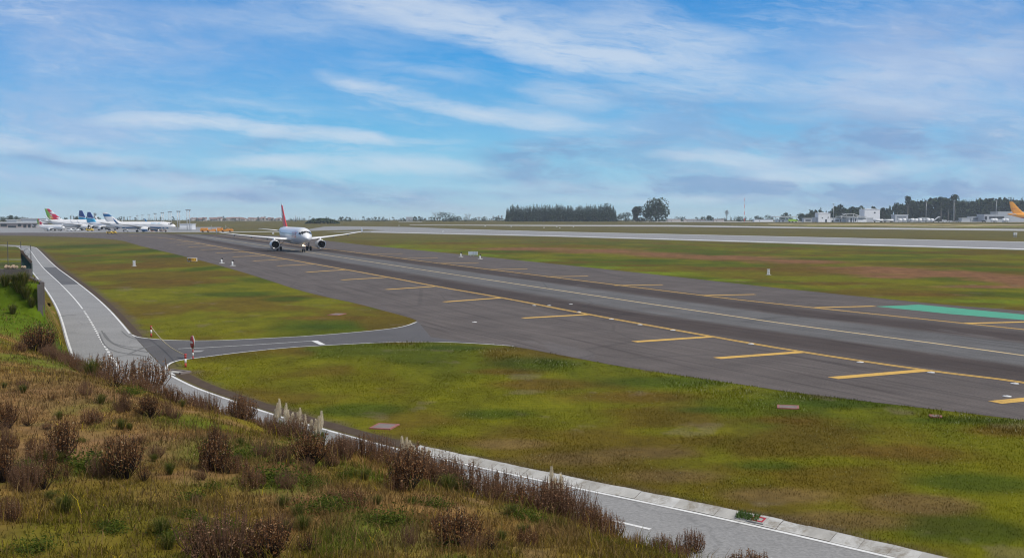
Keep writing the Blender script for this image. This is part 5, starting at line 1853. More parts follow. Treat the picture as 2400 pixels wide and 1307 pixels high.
# taxiway sign seen from the front
g = G(450.5, 614.5)
s_ = sc_at(g.y)
wd, ht = 23.5 / s_, 8.6 / s_
t = thing('taxiway_sign', 'black and yellow taxiway direction sign on the lawn edge', 'sign', g, -0.1)
b = MB(); b.box((0, 0, .16 + ht / 2), (wd, .22, ht)); b.build('frame', M_wbox, t)
for (x0, x1, mm, tx, mt) in ((-.46, -.06, M_blk, 'A2', M_sy), (-.04, .46, M_sy, 'E1\u2197', M_blk)):
    b = MB(); b.box(((x0 + x1) / 2 * wd, -.125, .16 + ht / 2), ((x1 - x0) * wd, .03, ht * .78)); f_ = b.build('face', mm, t)
    vs, fs = text_pts(tx, ht * .72)
    b = MB(); b.add([(v[0] + (x0 + x1) / 2 * wd, -.145, v[1] + .16 + ht / 2) for v in vs], fs); b.build('lettering', mt, f_)
for x in (-.3, .3):
    b = MB(); b.box((x * wd, 0, .08), (.1, .1, .17)); b.build('foot', M_gear, t)
# the back of another sign across the taxiway
g = G(1109, 600)
s_ = sc_at(g.y)
wd, ht = 21 / s_, 8 / s_
t = thing('taxiway_sign', 'blank pale back of a taxiway sign on the far grass edge', 'sign', g, -0.12)
b = MB(); b.box((0, 0, .25 + ht / 2), (wd, .2, ht)); b.build('panel', mat('sign_back', (0.50, 0.55, 0.56), 0.5, 0.06, 2), t)
for x in (-.5, 0.02, .33, .5):
    b = MB(); b.box((x * wd, -.11, .25 + ht / 2), (.06 if abs(x) < .4 else .12, .06, ht * 1.0)); b.build('rib', M_wbox if abs(x) > .4 else M_gear, t)
for x in (-.3, .05):
    b = MB(); b.box((x * wd, 0, .13), (.1, .1, .27)); b.build('foot', M_gear, t)
# guard lights in pairs
lights = [(520, 617, 13, 'left of the pair on the near shoulder'), (545.5, 622.5, 14, 'right of the pair on the near shoulder'), (1080.5, 601.5, 10, 'left of the pair by the sign back'), (1125.5, 606.5, 10, 'right of the pair by the sign back')]
for px, py, hp_, where in lights:
    g = G(px, py)
    s_ = sc_at(g.y)
    h = hp_ / s_
    t = thing('guard_light', 'small hooded guard light on white post, ' + where, 'light', g, 0, 'guard lights beside the taxiway')
    b = MB(); b.lathe([(0, .50), (.03, .50), (.05, .42), (.05, 0.01)], (0, 0, .005), (0, 0, 1), 16); b.build('base_plate', M_wbox, t)
    b = MB(); b.tube((-.05, 0, 0.05), (-.05, 0, h * .72), .15, .14, 10); b.build('post', M_wbox, t)
    b = MB(); b.lathe([(-.14, .02), (-.14, .12), (.1, .14), (.14, .1), (.14, .02)], (.06, 0, h * .86), (.4, -1, 0), 12); b.build('hood', M_blk, t)
for px, py, wpx, hpx, lab in ((314.5, 624, 5, 13, 'pale upright cabinet post alone on the near lawn'), (1801, 644, 6, 12.5, 'pale upright marker post on the far grass beyond the taxiway')):
    g = G(px, py)
    s_ = sc_at(g.y)
    t = thing('marker_post', lab, 'post', g)
    b = MB(); b.box((0, 0, hpx / s_ / 2), (wpx / s_, wpx / s_ * .8, hpx / s_), taper=.92); b.build('body', M_wbox, t)
    b = MB(); b.box((0, 0, hpx / s_ + .03), (wpx / s_ * 1.1, wpx / s_ * .95, .06)); b.build('cap', M_bw, t)
    b = MB(); b.box((0.03, -wpx / s_ * .4 - .005, hpx / s_ * .45), (wpx / s_ * .35, .03, hpx / s_ * .5)); b.build('plate', M_steel, t)
    b = MB(); b.box((0, 0, .03), (wpx / s_ * 1.8, wpx / s_ * 1.8, .07)); b.build('plinth', M_conc, t)
for px, lab in ((2377, 'white cabinet on legs beside the runway, left of two'), (2381.5, 'white cabinet on legs beside the runway, right of two')):
    g = G(px, 556)
    s_ = sc_at(g.y)
    t = thing('cabinet', lab, 'cabinet', g)
    b = MB(); b.box((0, 0, 8.4 / s_), (3.2 / s_, .6, 6.5 / s_)); b.build('body', M_wbox, t)
    for x in (-1, 1):
        b = MB(); b.box((x / s_, 0, 2.6 / s_), (.16, .16, 5.2 / s_)); b.build('leg', M_gear, t)
# small white inset and edge lights
spots = [(1287, 716), (1338, 713), (1500, 761), (1433, 748), (1357, 731), (1577, 774), (1760, 806), (2016, 849), (2182, 873), (2378, 899), (2360, 929), (1112, 755), (1252, 716)]
lp = None
for px, py in spots:
    g = G(px, py)
    if lp is None:
        lp = thing('inset_light', 'small white inset light flush in the taxiway asphalt', 'light', g, 0, 'inset lights along the near yellow line')
        b = MB(); b.lathe([(0, .20), (.02, .18), (.03, .10)], (0, 0, .014), (0, 0, 1), 14, cap=True); b.build('collar', M_wbox, lp)
        b = MB(); b.lathe([(0.03, .08), (.05, .06), (.055, .01)], (0, 0, .014), (0, 0, 1), 10); b.build('lens', M_steel, lp)
    else:
        dup(lp, g, 0)
# runway edge lamps, tiny
re_ = None
for px, py in ((935, 529.5), (1137, 531), (1198, 532), (640, 549.5), (1275, 534.5), (1305, 533), (1312, 535), (1344, 533), (1039, 545)):
    g = G(px, py)
    if re_ is None:
        re_ = thing('runway_lamp', 'tiny white lamp box beside the distant runway', 'light', g, 0, 'lamp boxes along the runway')
        b = MB(); b.box((0, 0, .55), (.9, .6, .7)); b.build('housing', M_wbox, re_)
        b = MB(); b.box((0, 0, .1), (.2, .2, .25)); b.build('leg', M_gear, re_)
    else:
        dup(re_, g, 0)
# manhole slabs
M_slab = mat('weathered_slab', (0.20, 0.165, 0.15), 0.9, 0.3, 3)
M_rim = mat('red_painted_concrete', (0.30, 0.12, 0.10), 0.85, 0.3, 4)
for (px, py, wpx, hpx, lab) in ((901, 1000, 60, 11, 'red-rimmed concrete slab set in the front lawn'), (1847, 954.5, 56, 7, 'weathered reddish slab in the lawn near the taxiway, larger'), (2193, 976, 28, 5, 'weathered reddish slab in the lawn near the taxiway, smaller'), (790, 737, 32, 4, 'pale reddish slab in the lawn beyond the link road')):
    g = G(px, py)
    s_ = sc_at(g.y)
    a_, b_ = G(px, py - hpx / 2), G(px, py + hpx / 2)
    wd, dp = wpx / s_ * .8, a_.y - b_.y
    t = thing('drain_cover', lab, 'cover', g, -.25)
    b = MB(); b.box((0, 0, .015), (wd, dp, .05)); b.build('slab', M_slab, t)
    b = MB()
    for (x, y, w_, d_) in ((-wd / 2, 0, .09, dp + .1), (wd / 2, 0, .09, dp + .1), (0, -dp / 2, wd - .09, .09), (0, dp / 2, wd - .09, .09)):
        b.box((x, y, .02), (w_, d_, .055))
    b.build('rim', M_rim, t)
# barrier posts with chain
M_rp = mat('red_post_paint', (0.42, 0.045, 0.04), 0.6, 0.12, 5)


def banded(b, p, h, r, n, first=0):
    for i in range(n):
        b.tube((p[0], p[1], p[2] + h * i / n), (p[0], p[1], p[2] + h * (i + 1) / n), r, r, 10, (i + first) % 2)


tops = []
for px, py, hpx, lab in ((435, 860, 30, 'red and white banded barrier post by the bend of the road'), (354.5, 789, 25, 'rusty red and white barrier post on the upper side of the link road')):
    g = G(px, py)
    s_ = sc_at(g.y)
    t = thing('barrier_post', lab, 'post', g)
    b = MB(); banded(b, (0, 0, 0), hpx / s_, .055, 3); b.build('pole', [M_rp, M_wht], t)
    b = MB(); b.lathe([(0, .085), (.03, .085), (.05, .01)], (0, 0, hpx / s_), (0, 0, 1), 10); b.build('cap', M_rp, t)
    tops.append(g + Vector((0, 0, hpx / s_ * .95)))
b = MB()
A_, B_ = tops
prev = A_
for i in range(1, 25):
    u = i / 24
    p = A_.lerp(B_, u) - Vector((0, 0, .28 * math.sin(math.pi * u)))
    b.tube(prev, p, .028, .028, 5, cap=False)
    prev = p
tag(b.build('barrier_rope', mat('rope', (0.42, 0.36, 0.24), 0.9, 0.2, 5)), 'pale rope strung across the link road between two barrier posts', 'rope')
g = G(452.5, 842)
s_ = sc_at(g.y)
t = thing('stop_sign', 'round red and white sign on banded pole beside the link road', 'sign', g, math.radians(-58))
hh = 57 / s_
b = MB(); banded(b, (0, 0, 0), hh, .035, 7); b.build('pole', [M_rp, M_wht], t)
b = MB(); b.lathe([(-.03, .02), (-.03, .33), (.0, .35), (.0, .02)], (0, -.06, hh - .38), (0, -1, 0), 28); b.build('disc', M_rp, t)
b = MB(); b.box((0, -.075, hh - .38), (.44, .03, .12)); b.build('bar', M_wht, t)
b = MB(); b.lathe([(.0, .35), (-.01, .37), (-.04, .37), (-.04, .02)], (0, -.03, hh - .38), (0, -1, 0), 28); b.build('back_plate', M_steel, t)
# drain inlet at the bend and the red-framed lid in the gutter
g = G(412, 873)
t = thing('storm_drain', 'concrete drain head at the inside of the road bend', 'drain', g, -.5)
b = MB(); b.box((0, .3, .05), (1.2, .12, .12)); b.box((-.66, 0, .05), (.12, .72, .12)); b.box((.66, 0, .05), (.12, .72, .12)); b.build('rim', M_slab, t)
b = MB(); b.box((0, 0, .03), (1.2, .48, .04)); b.build('floor', M_conc, t)
pts_ = [(path[i], (path[i + 1] - path[i]).normalized()) for i in range(len(path) - 1)]


def gutter_at(px):
    best = min(pts_, key=lambda q: abs((q[0].x / q[0].y) - (px - CX) / F))
    return best


p_, d_ = gutter_at(1766)
n_ = Vector((-d_.y, d_.x, 0))
t = thing('inspection_cover', 'concrete lid with red painted rectangle set in the gutter', 'lid', p_ + n_ * .25 + Vector((0, 0, .085)), math.atan2(d_.y, d_.x))
t.rotation_euler = (math.radians(18), 0, math.atan2(d_.y, d_.x))
b = MB(); b.box((0, 0, 0), (.44, .30, .05)); b.build('lid', M_conc, t)
b = MB()
for (x, y, w_, h_) in ((-.15, 0, .045, .22), (.15, 0, .045, .22), (0, -.09, .255, .045), (0, .09, .255, .045)):
    b.box((x, y, .028), (w_, h_, .012))
b.build('painted_frame', mat('red_paint', (0.40, 0.03, 0.05), 0.7, 0.1, 4), t)
p_, d_ = gutter_at(1742)
n_ = Vector((-d_.y, d_.x, 0))
b = MB()
c0 = p_ + n_ * .24
rnd = random.Random(3)
for i in range(260):
    u, v = rnd.uniform(-.32, .32), rnd.uniform(-.13, .13)
    q = c0 + d_ * u + n_ * v
    hh_ = rnd.uniform(.05, .15)
    z_ = .1 + v * .3
    b.add([(q.x - .012, q.y, z_), (q.x + .012, q.y, z_), (q.x + rnd.uniform(-.08, .08), q.y + rnd.uniform(-.08, .08), z_ + hh_)], [(0, 1, 2)])
tag(b.build('grass_tuft', mat('tuft_green', (0.05, 0.10, 0.012), 0.9, 0.3, 8)), 'green grass tuft growing in the gutter inlet beside the red lid', 'grass tuft')

# ------------------------------------------------------------------ walls and fence at the left
M_stone = mat('dark_stone', (0.10, 0.09, 0.085), 0.95, 0.4, 2.2, 0.8, 7)
M_wall = mat('stained_concrete', (0.10, 0.085, 0.08), 0.95, 0.35, 1.6, 0.5, 9)
M_mesh = mat('green_mesh', (0.035, 0.075, 0.065), 0.7, 0.2, 4)
a = Vector((-25.25, 57.0, 0))
e = Vector((-32.4, 71.5, 0))
d = (e - a).normalized()
n_ = Vector((-d.y, d.x, 0)) * .11
t = thing('retaining_wall', 'stained concrete retaining wall along the left side of the road', 'wall', a)
b = MB()
for (u0, u1) in ((0, .33), (.335, .66), (.665, 1)):
    p0, p1 = (e - a) * u0, (e - a) * u1
    b.add([p0 - n_, p0 + n_, p1 + n_, p1 - n_] + [q + Vector((0, 0, 4.50 - .50 * v_)) for q, v_ in ((p0 - n_, u0), (p0 + n_, u0), (p1 + n_, u1), (p1 - n_, u1))], [(3, 2, 1, 0), (4, 5, 6, 7), (0, 1, 5, 4), (1, 2, 6, 5), (2, 3, 7, 6), (3, 0, 4, 7)])
b.build('wall', M_wall, t)
b = MB()
b.box((-.02, -.24, 2.2), (.26, .30, 4.4), rz=.4)
b.build('end_pier', M_stone, t)
yw = 72.0


def at_px(px, py, y):
    return Vector(((px - CX) / F * y, y, H + (YH - py) / F * y))


zg = at_px(0, 657, yw).z
t = thing('stone_wall', 'low dark stone wall with rubble on top at the left edge', 'wall', (at_px(30, 0, yw).x, yw, zg - .8))
w0, w1 = at_px(-140, 0, yw).x - t.location.x, at_px(62, 0, yw).x - t.location.x
b = MB()
rnd = random.Random(21)
x = w0
while x < w1:
    L_ = rnd.uniform(.35, .7)
    for k_ in range(3):
        b.box((x + L_ / 2, rnd.uniform(-.03, .03), .2 + k_ * .47 + .2), (L_ * .97, .5, .455))
    x += L_
b.build('courses', M_stone, t)
b = MB()
for i in range(16):
    xx_ = rnd.uniform(-.6, w1 - .15)
    rb = rnd.uniform(.06, .16)
    b.lathe([(-rb, .02), (-rb * .5, rb * .9), (rb * .4, rb), (rb, .02)], (xx_, rnd.uniform(-.1, .1), 1.66 + rb * .4), (rnd.gauss(0, 1), rnd.gauss(0, 1), .5), 7, 0, False)
b.build('rubble', mat('pale_rubble', (0.36, 0.27, 0.19), 0.95, 0.3, 5), t)
M_dpost = mat('dark_fence_steel', (0.05, 0.05, 0.05), 0.7, 0.2, 4)
t = thing('mesh_fence', 'dark steel posts with green mesh screen above the stone wall', 'fence', (at_px(62, 0, yw).x, yw + .9, zg - .8))


def fp(px, py, dy=0):
    q = at_px(px, py, yw + .9 + dy)
    return q - t.location


for px, top in ((-40, 566), (18, 566), (49, 566), (72, 574)):
    b = MB(); p0 = fp(px, top, 0); b.tube((p0.x, 0, 0), (p0.x, 0, p0.z), .03, .025, 6); b.build('post', M_dpost, t)
b = MB(); p0, p1 = fp(-60, 577.5), fp(72, 577.5); b.tube(p0, p1, .018, .018, 5); p0, p1 = fp(-60, 608), fp(50, 608); b.tube(p0, p1, .02, .02, 5); b.build('wire', M_gear, t)
# loose wire mesh below the upper wire: thin lattice
b = MB()
for i in range(60):
    xx_ = fp(-40 + i * 1.5, 620).x
    b.box((xx_, .02, fp(0, 630).z), (.012, .012, .9))
b.build('mesh', M_mesh, t)
b = MB()
for i in range(14):
    u = i / 13
    xx_ = fp(50 + 23 * u, 0).x
    ztop = fp(0, 588 + 28 * max(0, u - .25) / .75).z
    zbot = fp(0, 646).z
    b.box((xx_, .05 + .02 * (i % 2), (ztop + zbot) / 2), (.055, .02, ztop - zbot))
b.build('screen', M_mesh, t)
b = MB()
pr = [fp(48, 588), fp(53, 586), fp(58, 593), fp(63, 600), fp(70, 607), fp(75, 612), fp(72, 617), fp(62, 604), fp(52, 594)]
b.loft([[(q.x, -.12, q.z) for q in pr], [(q.x, .03, q.z) for q in pr]], sm=False)
b.build('torn_cover', mat('rusty_sheet', (0.10, 0.075, 0.06), 0.9, 0.4, 5), t)
b = MB()
for k_ in range(3):
    cc = fp(66, 588.5 + k_)
    rr_ = .19 + .015 * k_
    for i in range(16):
        a0_, a1_ = 2 * math.pi * i / 16, 2 * math.pi * (i + 1) / 16
        b.tube((cc.x + rr_ * math.cos(a0_), .06 * k_ - .2, cc.z + rr_ * math.sin(a0_)), (cc.x + rr_ * math.cos(a1_), .06 * k_ - .2, cc.z + rr_ * math.sin(a1_)), .012, .012, 4, cap=False)
b.build('wire_coil', M_steel, t)

# ------------------------------------------------------------------ shrubs and weeds
M_dstem = mat('dark_dry_stems', (0.030, 0.021, 0.016), 0.9, 0.3, 6, spec=0.1)
M_gstem = mat('grey_dry_stems', (0.12, 0.070, 0.042), 0.9, 0.3, 6, spec=0.1)
M_dleaf = mat('dry_brown_leaves', (0, 0, 0), 0.9, 0.2, 3, spec=0.1, isl=[(0, (0.075, 0.030, 0.012)), (0.5, (0.195, 0.088, 0.034)), (0.88, (0.33, 0.175, 0.078)), (1, (0.52, 0.38, 0.22))])
M_hleaf = mat('dull_purple_leaves', (0, 0, 0), 0.9, 0.2, 3, spec=0.1, isl=[(0, (0.095, 0.045, 0.028)), (0.6, (0.225, 0.115, 0.062)), (1, (0.38, 0.235, 0.14))])
M_gleaf = mat('weed_green_leaves', (0, 0, 0), 0.85, 0.2, 3, spec=0.15, isl=[(0, (0.04, 0.06, 0.008)), (0.6, (0.075, 0.11, 0.012)), (1, (0.15, 0.175, 0.025))])
M_plume = mat('pale_plume', (0.80, 0.71, 0.54), 0.9, 0.12, 6)
M_cgrass = mat('tussock_blades', (0, 0, 0), 0.85, 0.2, 3, spec=0.15, isl=[(0, (0.05, 0.075, 0.010)), (0.6, (0.12, 0.135, 0.02)), (1, (0.28, 0.22, 0.08))])


for m__ in (M_dleaf, M_hleaf, M_gleaf, M_cgrass, M_plume):
    thin(m__, 0.4)


def shrub_mesh(kind, seed):
    rnd = random.Random(seed)
    st, lf = MB(), MB()
    if kind == 'vase':            # dry vase-shaped bush, dark stems, brown seed heads
        ns, h, spread, nl, s0, ls = 95, 1.0, .58, 17, .46, .026
    elif kind == 'sparse':
        ns, h, spread, nl, s0, ls = 38, 1.0, .55, 15, .45, .025
    elif kind == 'spike':         # upright leafy spikes
        ns, h, spread, nl, s0, ls = 75, 1.0, .42, 26, .22, .020
    else:                         # haze of fine twigs
        ns, h, spread, nl, s0, ls = 95, 1.0, .75, 20, .12, .018
    for i in range(ns):
        a = rnd.uniform(0, 6.28)
        q = rnd.uniform(0, 1) ** .6
        hh = h * rnd.uniform(.62, 1.0) * (1 - .22 * q * q)
        p0 = Vector((math.cos(a) * .10 * q, math.sin(a) * .10 * q, -.03))
        if kind in ('spike', 'haze'):
            p0 = Vector((math.cos(a) * .30 * q, math.sin(a) * .30 * q, -.03))
        tip = Vector((math.cos(a) * spread * q, math.sin(a) * spread * q, hh))
        midp = p0.lerp(tip, .5) + Vector((math.cos(a) * .10 * q, math.sin(a) * .10 * q, -.02)) + Vector((rnd.gauss(0, .03), rnd.gauss(0, .03), 0))
        st.tube(p0, midp, .011, .009, 3, cap=False)
        st.tube(midp, tip + (tip - midp) * rnd.uniform(0, .22), .009, .003, 3, cap=False)
        for j in range(nl):
            u = s0 + (1 - s0) * rnd.random() ** .8
            c = p0.lerp(midp, u * 2) if u < .5 else midp.lerp(tip, u * 2 - 1)
            sp = (.045 if kind != 'spike' else .028) * (1.3 - .6 * u)
            if kind == 'vase' or kind == 'sparse':
                sp = .06
            leaf(lf, c + Vector((rnd.gauss(0, sp), rnd.gauss(0, sp), rnd.gauss(0, sp))), ls * rnd.uniform(.6, 1.6), rnd, .42)
    return st, lf


PROTO = {}
for kind, n_v in (('vase', 3), ('sparse', 2), ('spike', 3), ('haze', 3)):
    for v in range(n_v):
        st, lf = shrub_mesh(kind, 100 + v + len(kind) * 10)
        PROTO[kind, v] = [None, st, lf, M_dstem if kind in ('vase', 'sparse') else M_gstem, M_hleaf if kind == 'haze' or (kind == 'spike' and v == 2) else M_dleaf]


def shrub(kind, v, pos, hgt, wid, rz, label, group=None, name='dry_shrub'):
    pr = PROTO[kind, v]
    base_w = {'vase': 1.24, 'sparse': 1.1, 'spike': .9, 'haze': 1.5}[kind]
    sc = (wid / base_w, wid / base_w, hgt)
    if pr[0] is None:
        t = thing(name, label, 'shrub', pos, rz, group)
        pr[1].build('stems', pr[3], t)
        pr[2].build('leaves', pr[4], t)
        t.scale = sc
        pr[0] = t
        return t
    t = dup(pr[0], pos, rz, sc, label)
    if group:
        t['group'] = group
    elif 'group' in t:
        del t['group']
    t.name = name
    return t


# the single dry bushes one can tell apart (photo column and row of the foot, width, height)
bushes = [(90, 826, 92, 66, 'vase', 0, 'dark brown dry bush at the top of the bank beside the road edge'),
          (243, 893, 92, 62, 'spike', 0, 'greenish brown bush on the bank, below the dashed road line'), (345, 908, 108, 68, 'spike', 1, 'dense dark red-brown bush in front of the road junction'),
          (290, 962, 38, 48, 'sparse', 0, 'small thin bush left of a denser small bush in mid slope'), (352, 980, 62, 58, 'vase', 1, 'small vase-shaped bush in mid slope, right of a thinner one'),
          (18, 1000, 56, 56, 'vase', 2, 'dark bush cut by the left edge, upper of three there'), (148, 1078, 92, 96, 'vase', 1, 'tall dark vase-shaped bush at the left, leaves only at the top'),
          (292, 1122, 112, 98, 'vase', 0, 'round dark brown bush with bare stems, next right from the tall vase-shaped bush'), (505, 1103, 96, 82, 'vase', 2, 'rusty brown bush alone in the centre of the slope'),
          (505, 1050, 40, 66, 'sparse', 1, 'thin dry stalks rising just behind the rusty brown bush'), (728, 1088, 112, 74, 'vase', 1, 'wide reddish bush below the pampas plumes'),
          (800, 1075, 70, 60, 'spike', 2, 'greyish bush right of the wide reddish bush'), (850, 1068, 60, 52, 'spike', 0, 'brown bush standing against the road near the lawn slab'),
          (955, 1150, 112, 92, 'vase', 2, 'large brown bush left of the purple thicket'), (1070, 1286, 138, 92, 'vase', 0, 'isolated dark bush with pale seed heads at the bottom centre'),
          (530, 1320, 240, 120, 'haze', 0, 'big spreading bush with pale specks at the bottom edge'), (630, 1316, 150, 90, 'vase', 2, 'brown bush overlapping the right of the big spreading bush'),
          (62, 1150, 84, 84, 'haze', 1, 'loose brown bush at the left below the tall vase-shaped one'), (6, 1130, 70, 96, 'vase', 1, 'dark bush cut by the left edge, lower of three there'),
          (15, 1050, 50, 60, 'haze', 2, 'faded bush cut by the left edge, middle of three there'), (1375, 1232, 66, 54, 'spike', 1, 'upright leafy spikes at the road edge before the dashed line'),
          (1620, 1292, 70, 52, 'spike', 2, 'row of dry spikes right under the white road dash'), (1745, 1325, 110, 58, 'spike', 0, 'reddish spikes at the bottom edge, nearest the gutter'),
          (120, 1120, 60, 50, 'sparse', 0, 'thin faded stalks right of the loose brown bush')]
for i, (px, py, wpx, hpx, kind, v, lab) in enumerate(bushes):
    p = on_hill(px, min(py, 1303))
    if py > 1303:
        p = on_hill(px, 1303)
        d2 = (py - 1303) / F * p.y * 2.2
        p = Vector((p.x, p.y - d2, 0))
        p.z = float(hill_z(np.array([p.x]), np.array([p.y]))[0])
    s_ = sc_at(p.y)
    shrub(kind, v, p, hpx / s_ * 1.12, wpx / s_ * 1.02, i * 1.3, lab)
# stray stalks and weeds grown in among the bushes
rnd = random.Random(77)
for px, py, wpx, hpx, kind, v, lab in bushes:
    for _ in range(3):
        p = on_hill(max(2, px + rnd.gauss(0, .55) * wpx), min(1302, py + rnd.uniform(-14, 8)))
        if p.z > .3:
            hgt = hpx / sc_at(p.y) * rnd.uniform(.35, .8)
            shrub(rnd.choice(['sparse', 'haze', 'spike']), rnd.randrange(2), p, hgt, hgt * rnd.uniform(.7, 1.5), rnd.uniform(0, 6), 'thin dry stalks grown in among the larger bushes of the slope', 'stray stalks among the bushes', 'dry_stalks')
# thicket along the road edge
rnd = random.Random(99)
nr = [p for p in road_near if 14 < p.y < 52]
cum = [0]
for a_, b_ in zip(nr[:-1], nr[1:]):
    cum.append(cum[-1] + (b_ - a_).length)


def along(s):
    i = max(0, min(len(nr) - 2, int(np.searchsorted(cum, s)) - 1))
    u = (s - cum[i]) / max(1e-6, cum[i + 1] - cum[i])
    p = nr[i].lerp(nr[i + 1], u)
    d = (nr[i + 1] - nr[i]).normalized()
    return p, Vector((d.y, -d.x, 0))


tot = cum[-1]
for i in range(230):
    s = tot * (i + rnd.random()) / 230
    p, nrm = along(s)
    dd = 0.35 + 2.4 * rnd.random() ** 1.4
    q = p + nrm * dd
    q.z = float(hill_z(np.array([q.x]), np.array([q.y]))[0])
    px = CX + F * q.x / q.y
    hgt = rnd.uniform(.42, .78) * float(np.interp(px, [350, 450, 640, 900, 1000, 1200, 1350, 1450, 1800], [1.0, 1.1, 1.1, 1.15, 1.4, 1.5, 1.25, .8, .6]))
    kind = rnd.choice(['haze', 'haze', 'spike', 'haze', 'spike'])
    v = rnd.randrange(3)
    if px > 1420 and rnd.random() < .45:
        continue
    shrub(kind, v, q, hgt, hgt * rnd.uniform(1.0, 1.6), rnd.uniform(0, 6), 'dull purple-brown weed in the thicket along the near road edge', 'weeds of the thicket along the road', 'roadside_weed')
# smaller weeds over the slope
for i in range(50):
    px, py = rnd.uniform(0, 1500), rnd.uniform(900, 1300)
    if py < 900 + (px - 300) * .33 + 40:
        continue
    p = on_hill(px, py)
    if p.z < .3:
        continue
    hgt = rnd.uniform(.18, .45)
    shrub(rnd.choice(['sparse', 'haze', 'haze', 'spike']), rnd.randrange(2), p, hgt, hgt * rnd.uniform(.9, 1.6), rnd.uniform(0, 6), 'small dry weed scattered on the grassy slope', 'small dry weeds on the slope', 'dry_weed')


# green weeds and tussocks
def tuss(seed, n, h, spread, w_):
    rnd = random.Random(seed)
    b = MB()
    for i in range(n):
        a = rnd.uniform(0, 6.28)
        q = rnd.random() ** .5
        hh = h * rnd.uniform(.5, 1)
        p0 = Vector((math.cos(a) * .14 * q, math.sin(a) * .14 * q, -.02))
        m1 = p0 + Vector((math.cos(a) * spread * .4 * q, math.sin(a) * spread * .4 * q, hh * .7))
        tip = p0 + Vector((math.cos(a) * spread * q, math.sin(a) * spread * q, hh * (1 - .3 * q)))
        t_ = Vector((-math.sin(a), math.cos(a), 0)) * w_
        b.add([p0 - t_, p0 + t_, m1 + t_ * .8, m1 - t_ * .8, tip], [(0, 1, 2, 3), (3, 2, 4)])
    return b


def leafy(seed, n):
    rnd = random.Random(seed)
    b = MB()
    for i in range(n):
        a = rnd.uniform(0, 6.28)
        q = rnd.random() ** .5
        leaf(b, (rnd.gauss(0, .3), rnd.gauss(0, .22), abs(rnd.gauss(0, .16))), .026 * rnd.uniform(.5, 1.5), rnd)
    return b


gw = tag(leafy(5, 1100).build('green_weed', M_gleaf), 'low bright green leafy weed on the slope', 'weed', 'green weeds on the slope')
tw = tag(tuss(6, 260, 1.0, .75, .010).build('grass_tussock', M_cgrass), 'olive grass tussock on the slope', 'tussock', 'grass tussocks on the slope')
firsts = {'w': True, 't': True}
spots_w = [(215, 1098, .9), (560, 1075, .6), (240, 1100, .5), (640, 1130, .8), (170, 812, .8), (205, 822, .6), (760, 1195, .6), (300, 925, .6), (1040, 1140, .6), (1480, 1255, .35), (1220, 1215, .5), (440, 1215, .4), (80, 1290, .5), (900, 1225, .6), (1560, 1290, .3)]
for px, py, sz in spots_w + [(rnd.uniform(0, 1200), rnd.uniform(1020, 1300), rnd.uniform(.2, .5)) for _ in range(25)]:
    p = on_hill(px, py)
    if p.z < .2:
        continue
    if firsts['w']:
        o, firsts['w'] = gw, False
    else:
        o = gw.copy()
        COL.objects.link(o)
    o.location = p
    o.rotation_euler = (0, 0, rnd.uniform(0, 6))
    o.scale = (sz * 1.3, sz * 1.3, sz)
for px, py, sz in [(250, 880, 1.1), (215, 885, .9), (285, 892, .8), (60, 700, 1.0), (45, 690, 1.0), (75, 720, .8), (30, 735, .7), (700, 1020, .9), (720, 1030, .8), (680, 1012, .8), (1262, 1165, .8), (1275, 1175, .7), (1240, 1170, .6), (1050, 1150, .5), (1080, 1155, .5), (55, 668, 1.0), (35, 668, .8), (12, 672, .9)] + \
        [(rnd.uniform(0, 1350), rnd.uniform(900, 1300), rnd.uniform(.2, .42)) for _ in range(45)]:
    p = on_hill(px, py)
    if p.z < .2:
        continue
    if firsts['t']:
        o, firsts['t'] = tw, False
    else:
        o = tw.copy()
        COL.objects.link(o)
    o.location = p
    o.rotation_euler = (0, 0, rnd.uniform(0, 6))
    o.scale = (sz * .9, sz * .9, sz)


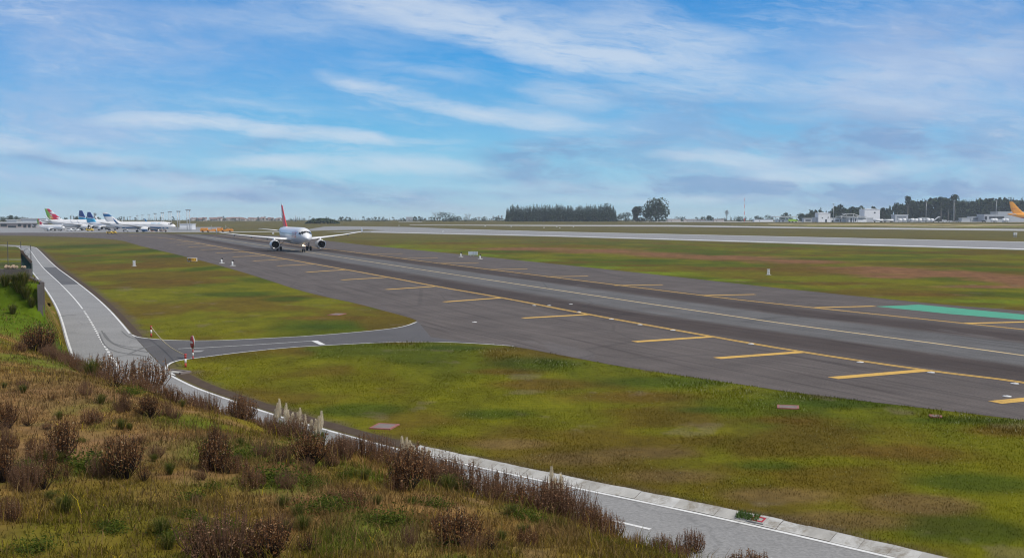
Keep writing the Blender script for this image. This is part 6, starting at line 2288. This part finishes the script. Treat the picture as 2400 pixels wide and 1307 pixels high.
# pampas grass
def pampas(label, items, seed, dfoot=22):
    rnd = random.Random(seed)
    px, py = items[0][0], items[0][2]
    g0 = None
    t = thing('pampas_grass', label, 'pampas grass')
    for k_, (px, top, foot) in enumerate(items):
        foot += dfoot
        p = on_hill(px, foot)
        if g0 is None:
            g0 = p
            t.location = p
        q = p - g0
        s_ = sc_at(p.y)
        h = (foot - top) / s_
        b = MB()
        lean = rnd.uniform(-.05, .08)
        b.tube(q + Vector((0, 0, -.02)), q + Vector((lean * .5, 0, h * .5)), .010, .008, 4, cap=False)
        n_ = 260
        for i in range(n_):
            u = rnd.random()
            rad = .12 * math.sin(math.pi * (u * .92 + .04)) ** .8 * (1.15 - u * .7)
            a = rnd.uniform(0, 6.28)
            c = q + Vector((lean * (.4 + .6 * u) + math.cos(a) * rad * .6, math.sin(a) * rad * .6, h * (.42 + .56 * u)))
            e_ = c + Vector((math.cos(a) * .03, math.sin(a) * .03, .09))
            t_ = Vector((-math.sin(a), math.cos(a), 0)) * .012
            b.add([c - t_, c + t_, e_], [(0, 1, 2)])
        b.build('plume', M_plume, t)
    b = MB()
    for k_, (px, top, foot) in enumerate(items[::2]):
        p = on_hill(px, foot + dfoot) - g0
        tb = tuss(seed + k_, 70, .6, .5, .010)
        b.add([(v[0] + p.x, v[1] + p.y, v[2] + p.z) for v in tb.v], tb.f)
    b.build('blades', M_cgrass, t)


pampas('clump of pale pampas grass plumes at the road edge, larger and farther', [(657, 935, 990), (650, 945, 990), (667, 945, 992), (674, 962, 996), (645, 960, 988), (688, 968, 1000), (683, 970, 998), (704, 957, 1002), (699, 968, 1002), (716, 972, 1008), (732, 985, 1012), (744, 976, 1014), (753, 963, 1014), (748, 978, 1014), (741, 984, 1014), (738, 990, 1014)], 3)
pampas('small clump of pampas plumes at the road edge where the gutter starts', [(944, 1023, 1075), (950, 1026, 1076), (957, 1034, 1078), (973, 1046, 1084), (966, 1040, 1082), (990, 1052, 1090), (1000, 1054, 1092)], 4)
pampas('three thin tan stalks standing before the gutter at the bottom centre', [(1290, 1092, 1180), (1300, 1120, 1182), (1317, 1108, 1186)], 5)

# ------------------------------------------------------------------ air
hz_ = bpy.data.materials.new('haze_air')
hz_.use_nodes = True
hz_.node_tree.nodes.clear()
pv = hz_.node_tree.nodes.new('ShaderNodeVolumePrincipled')
pv.inputs['Color'].default_value = (0.80, 0.90, 1.0, 1)
pv.inputs['Density'].default_value = 0.00012
ho = hz_.node_tree.nodes.new('ShaderNodeOutputMaterial')
hz_.node_tree.links.new(pv.outputs[0], ho.inputs['Volume'])
b = MB()
b.box((0, 0, 19.85), (7600, 7600, 42.3))
o = b.build('haze', hz_)
o['kind'] = 'stuff'
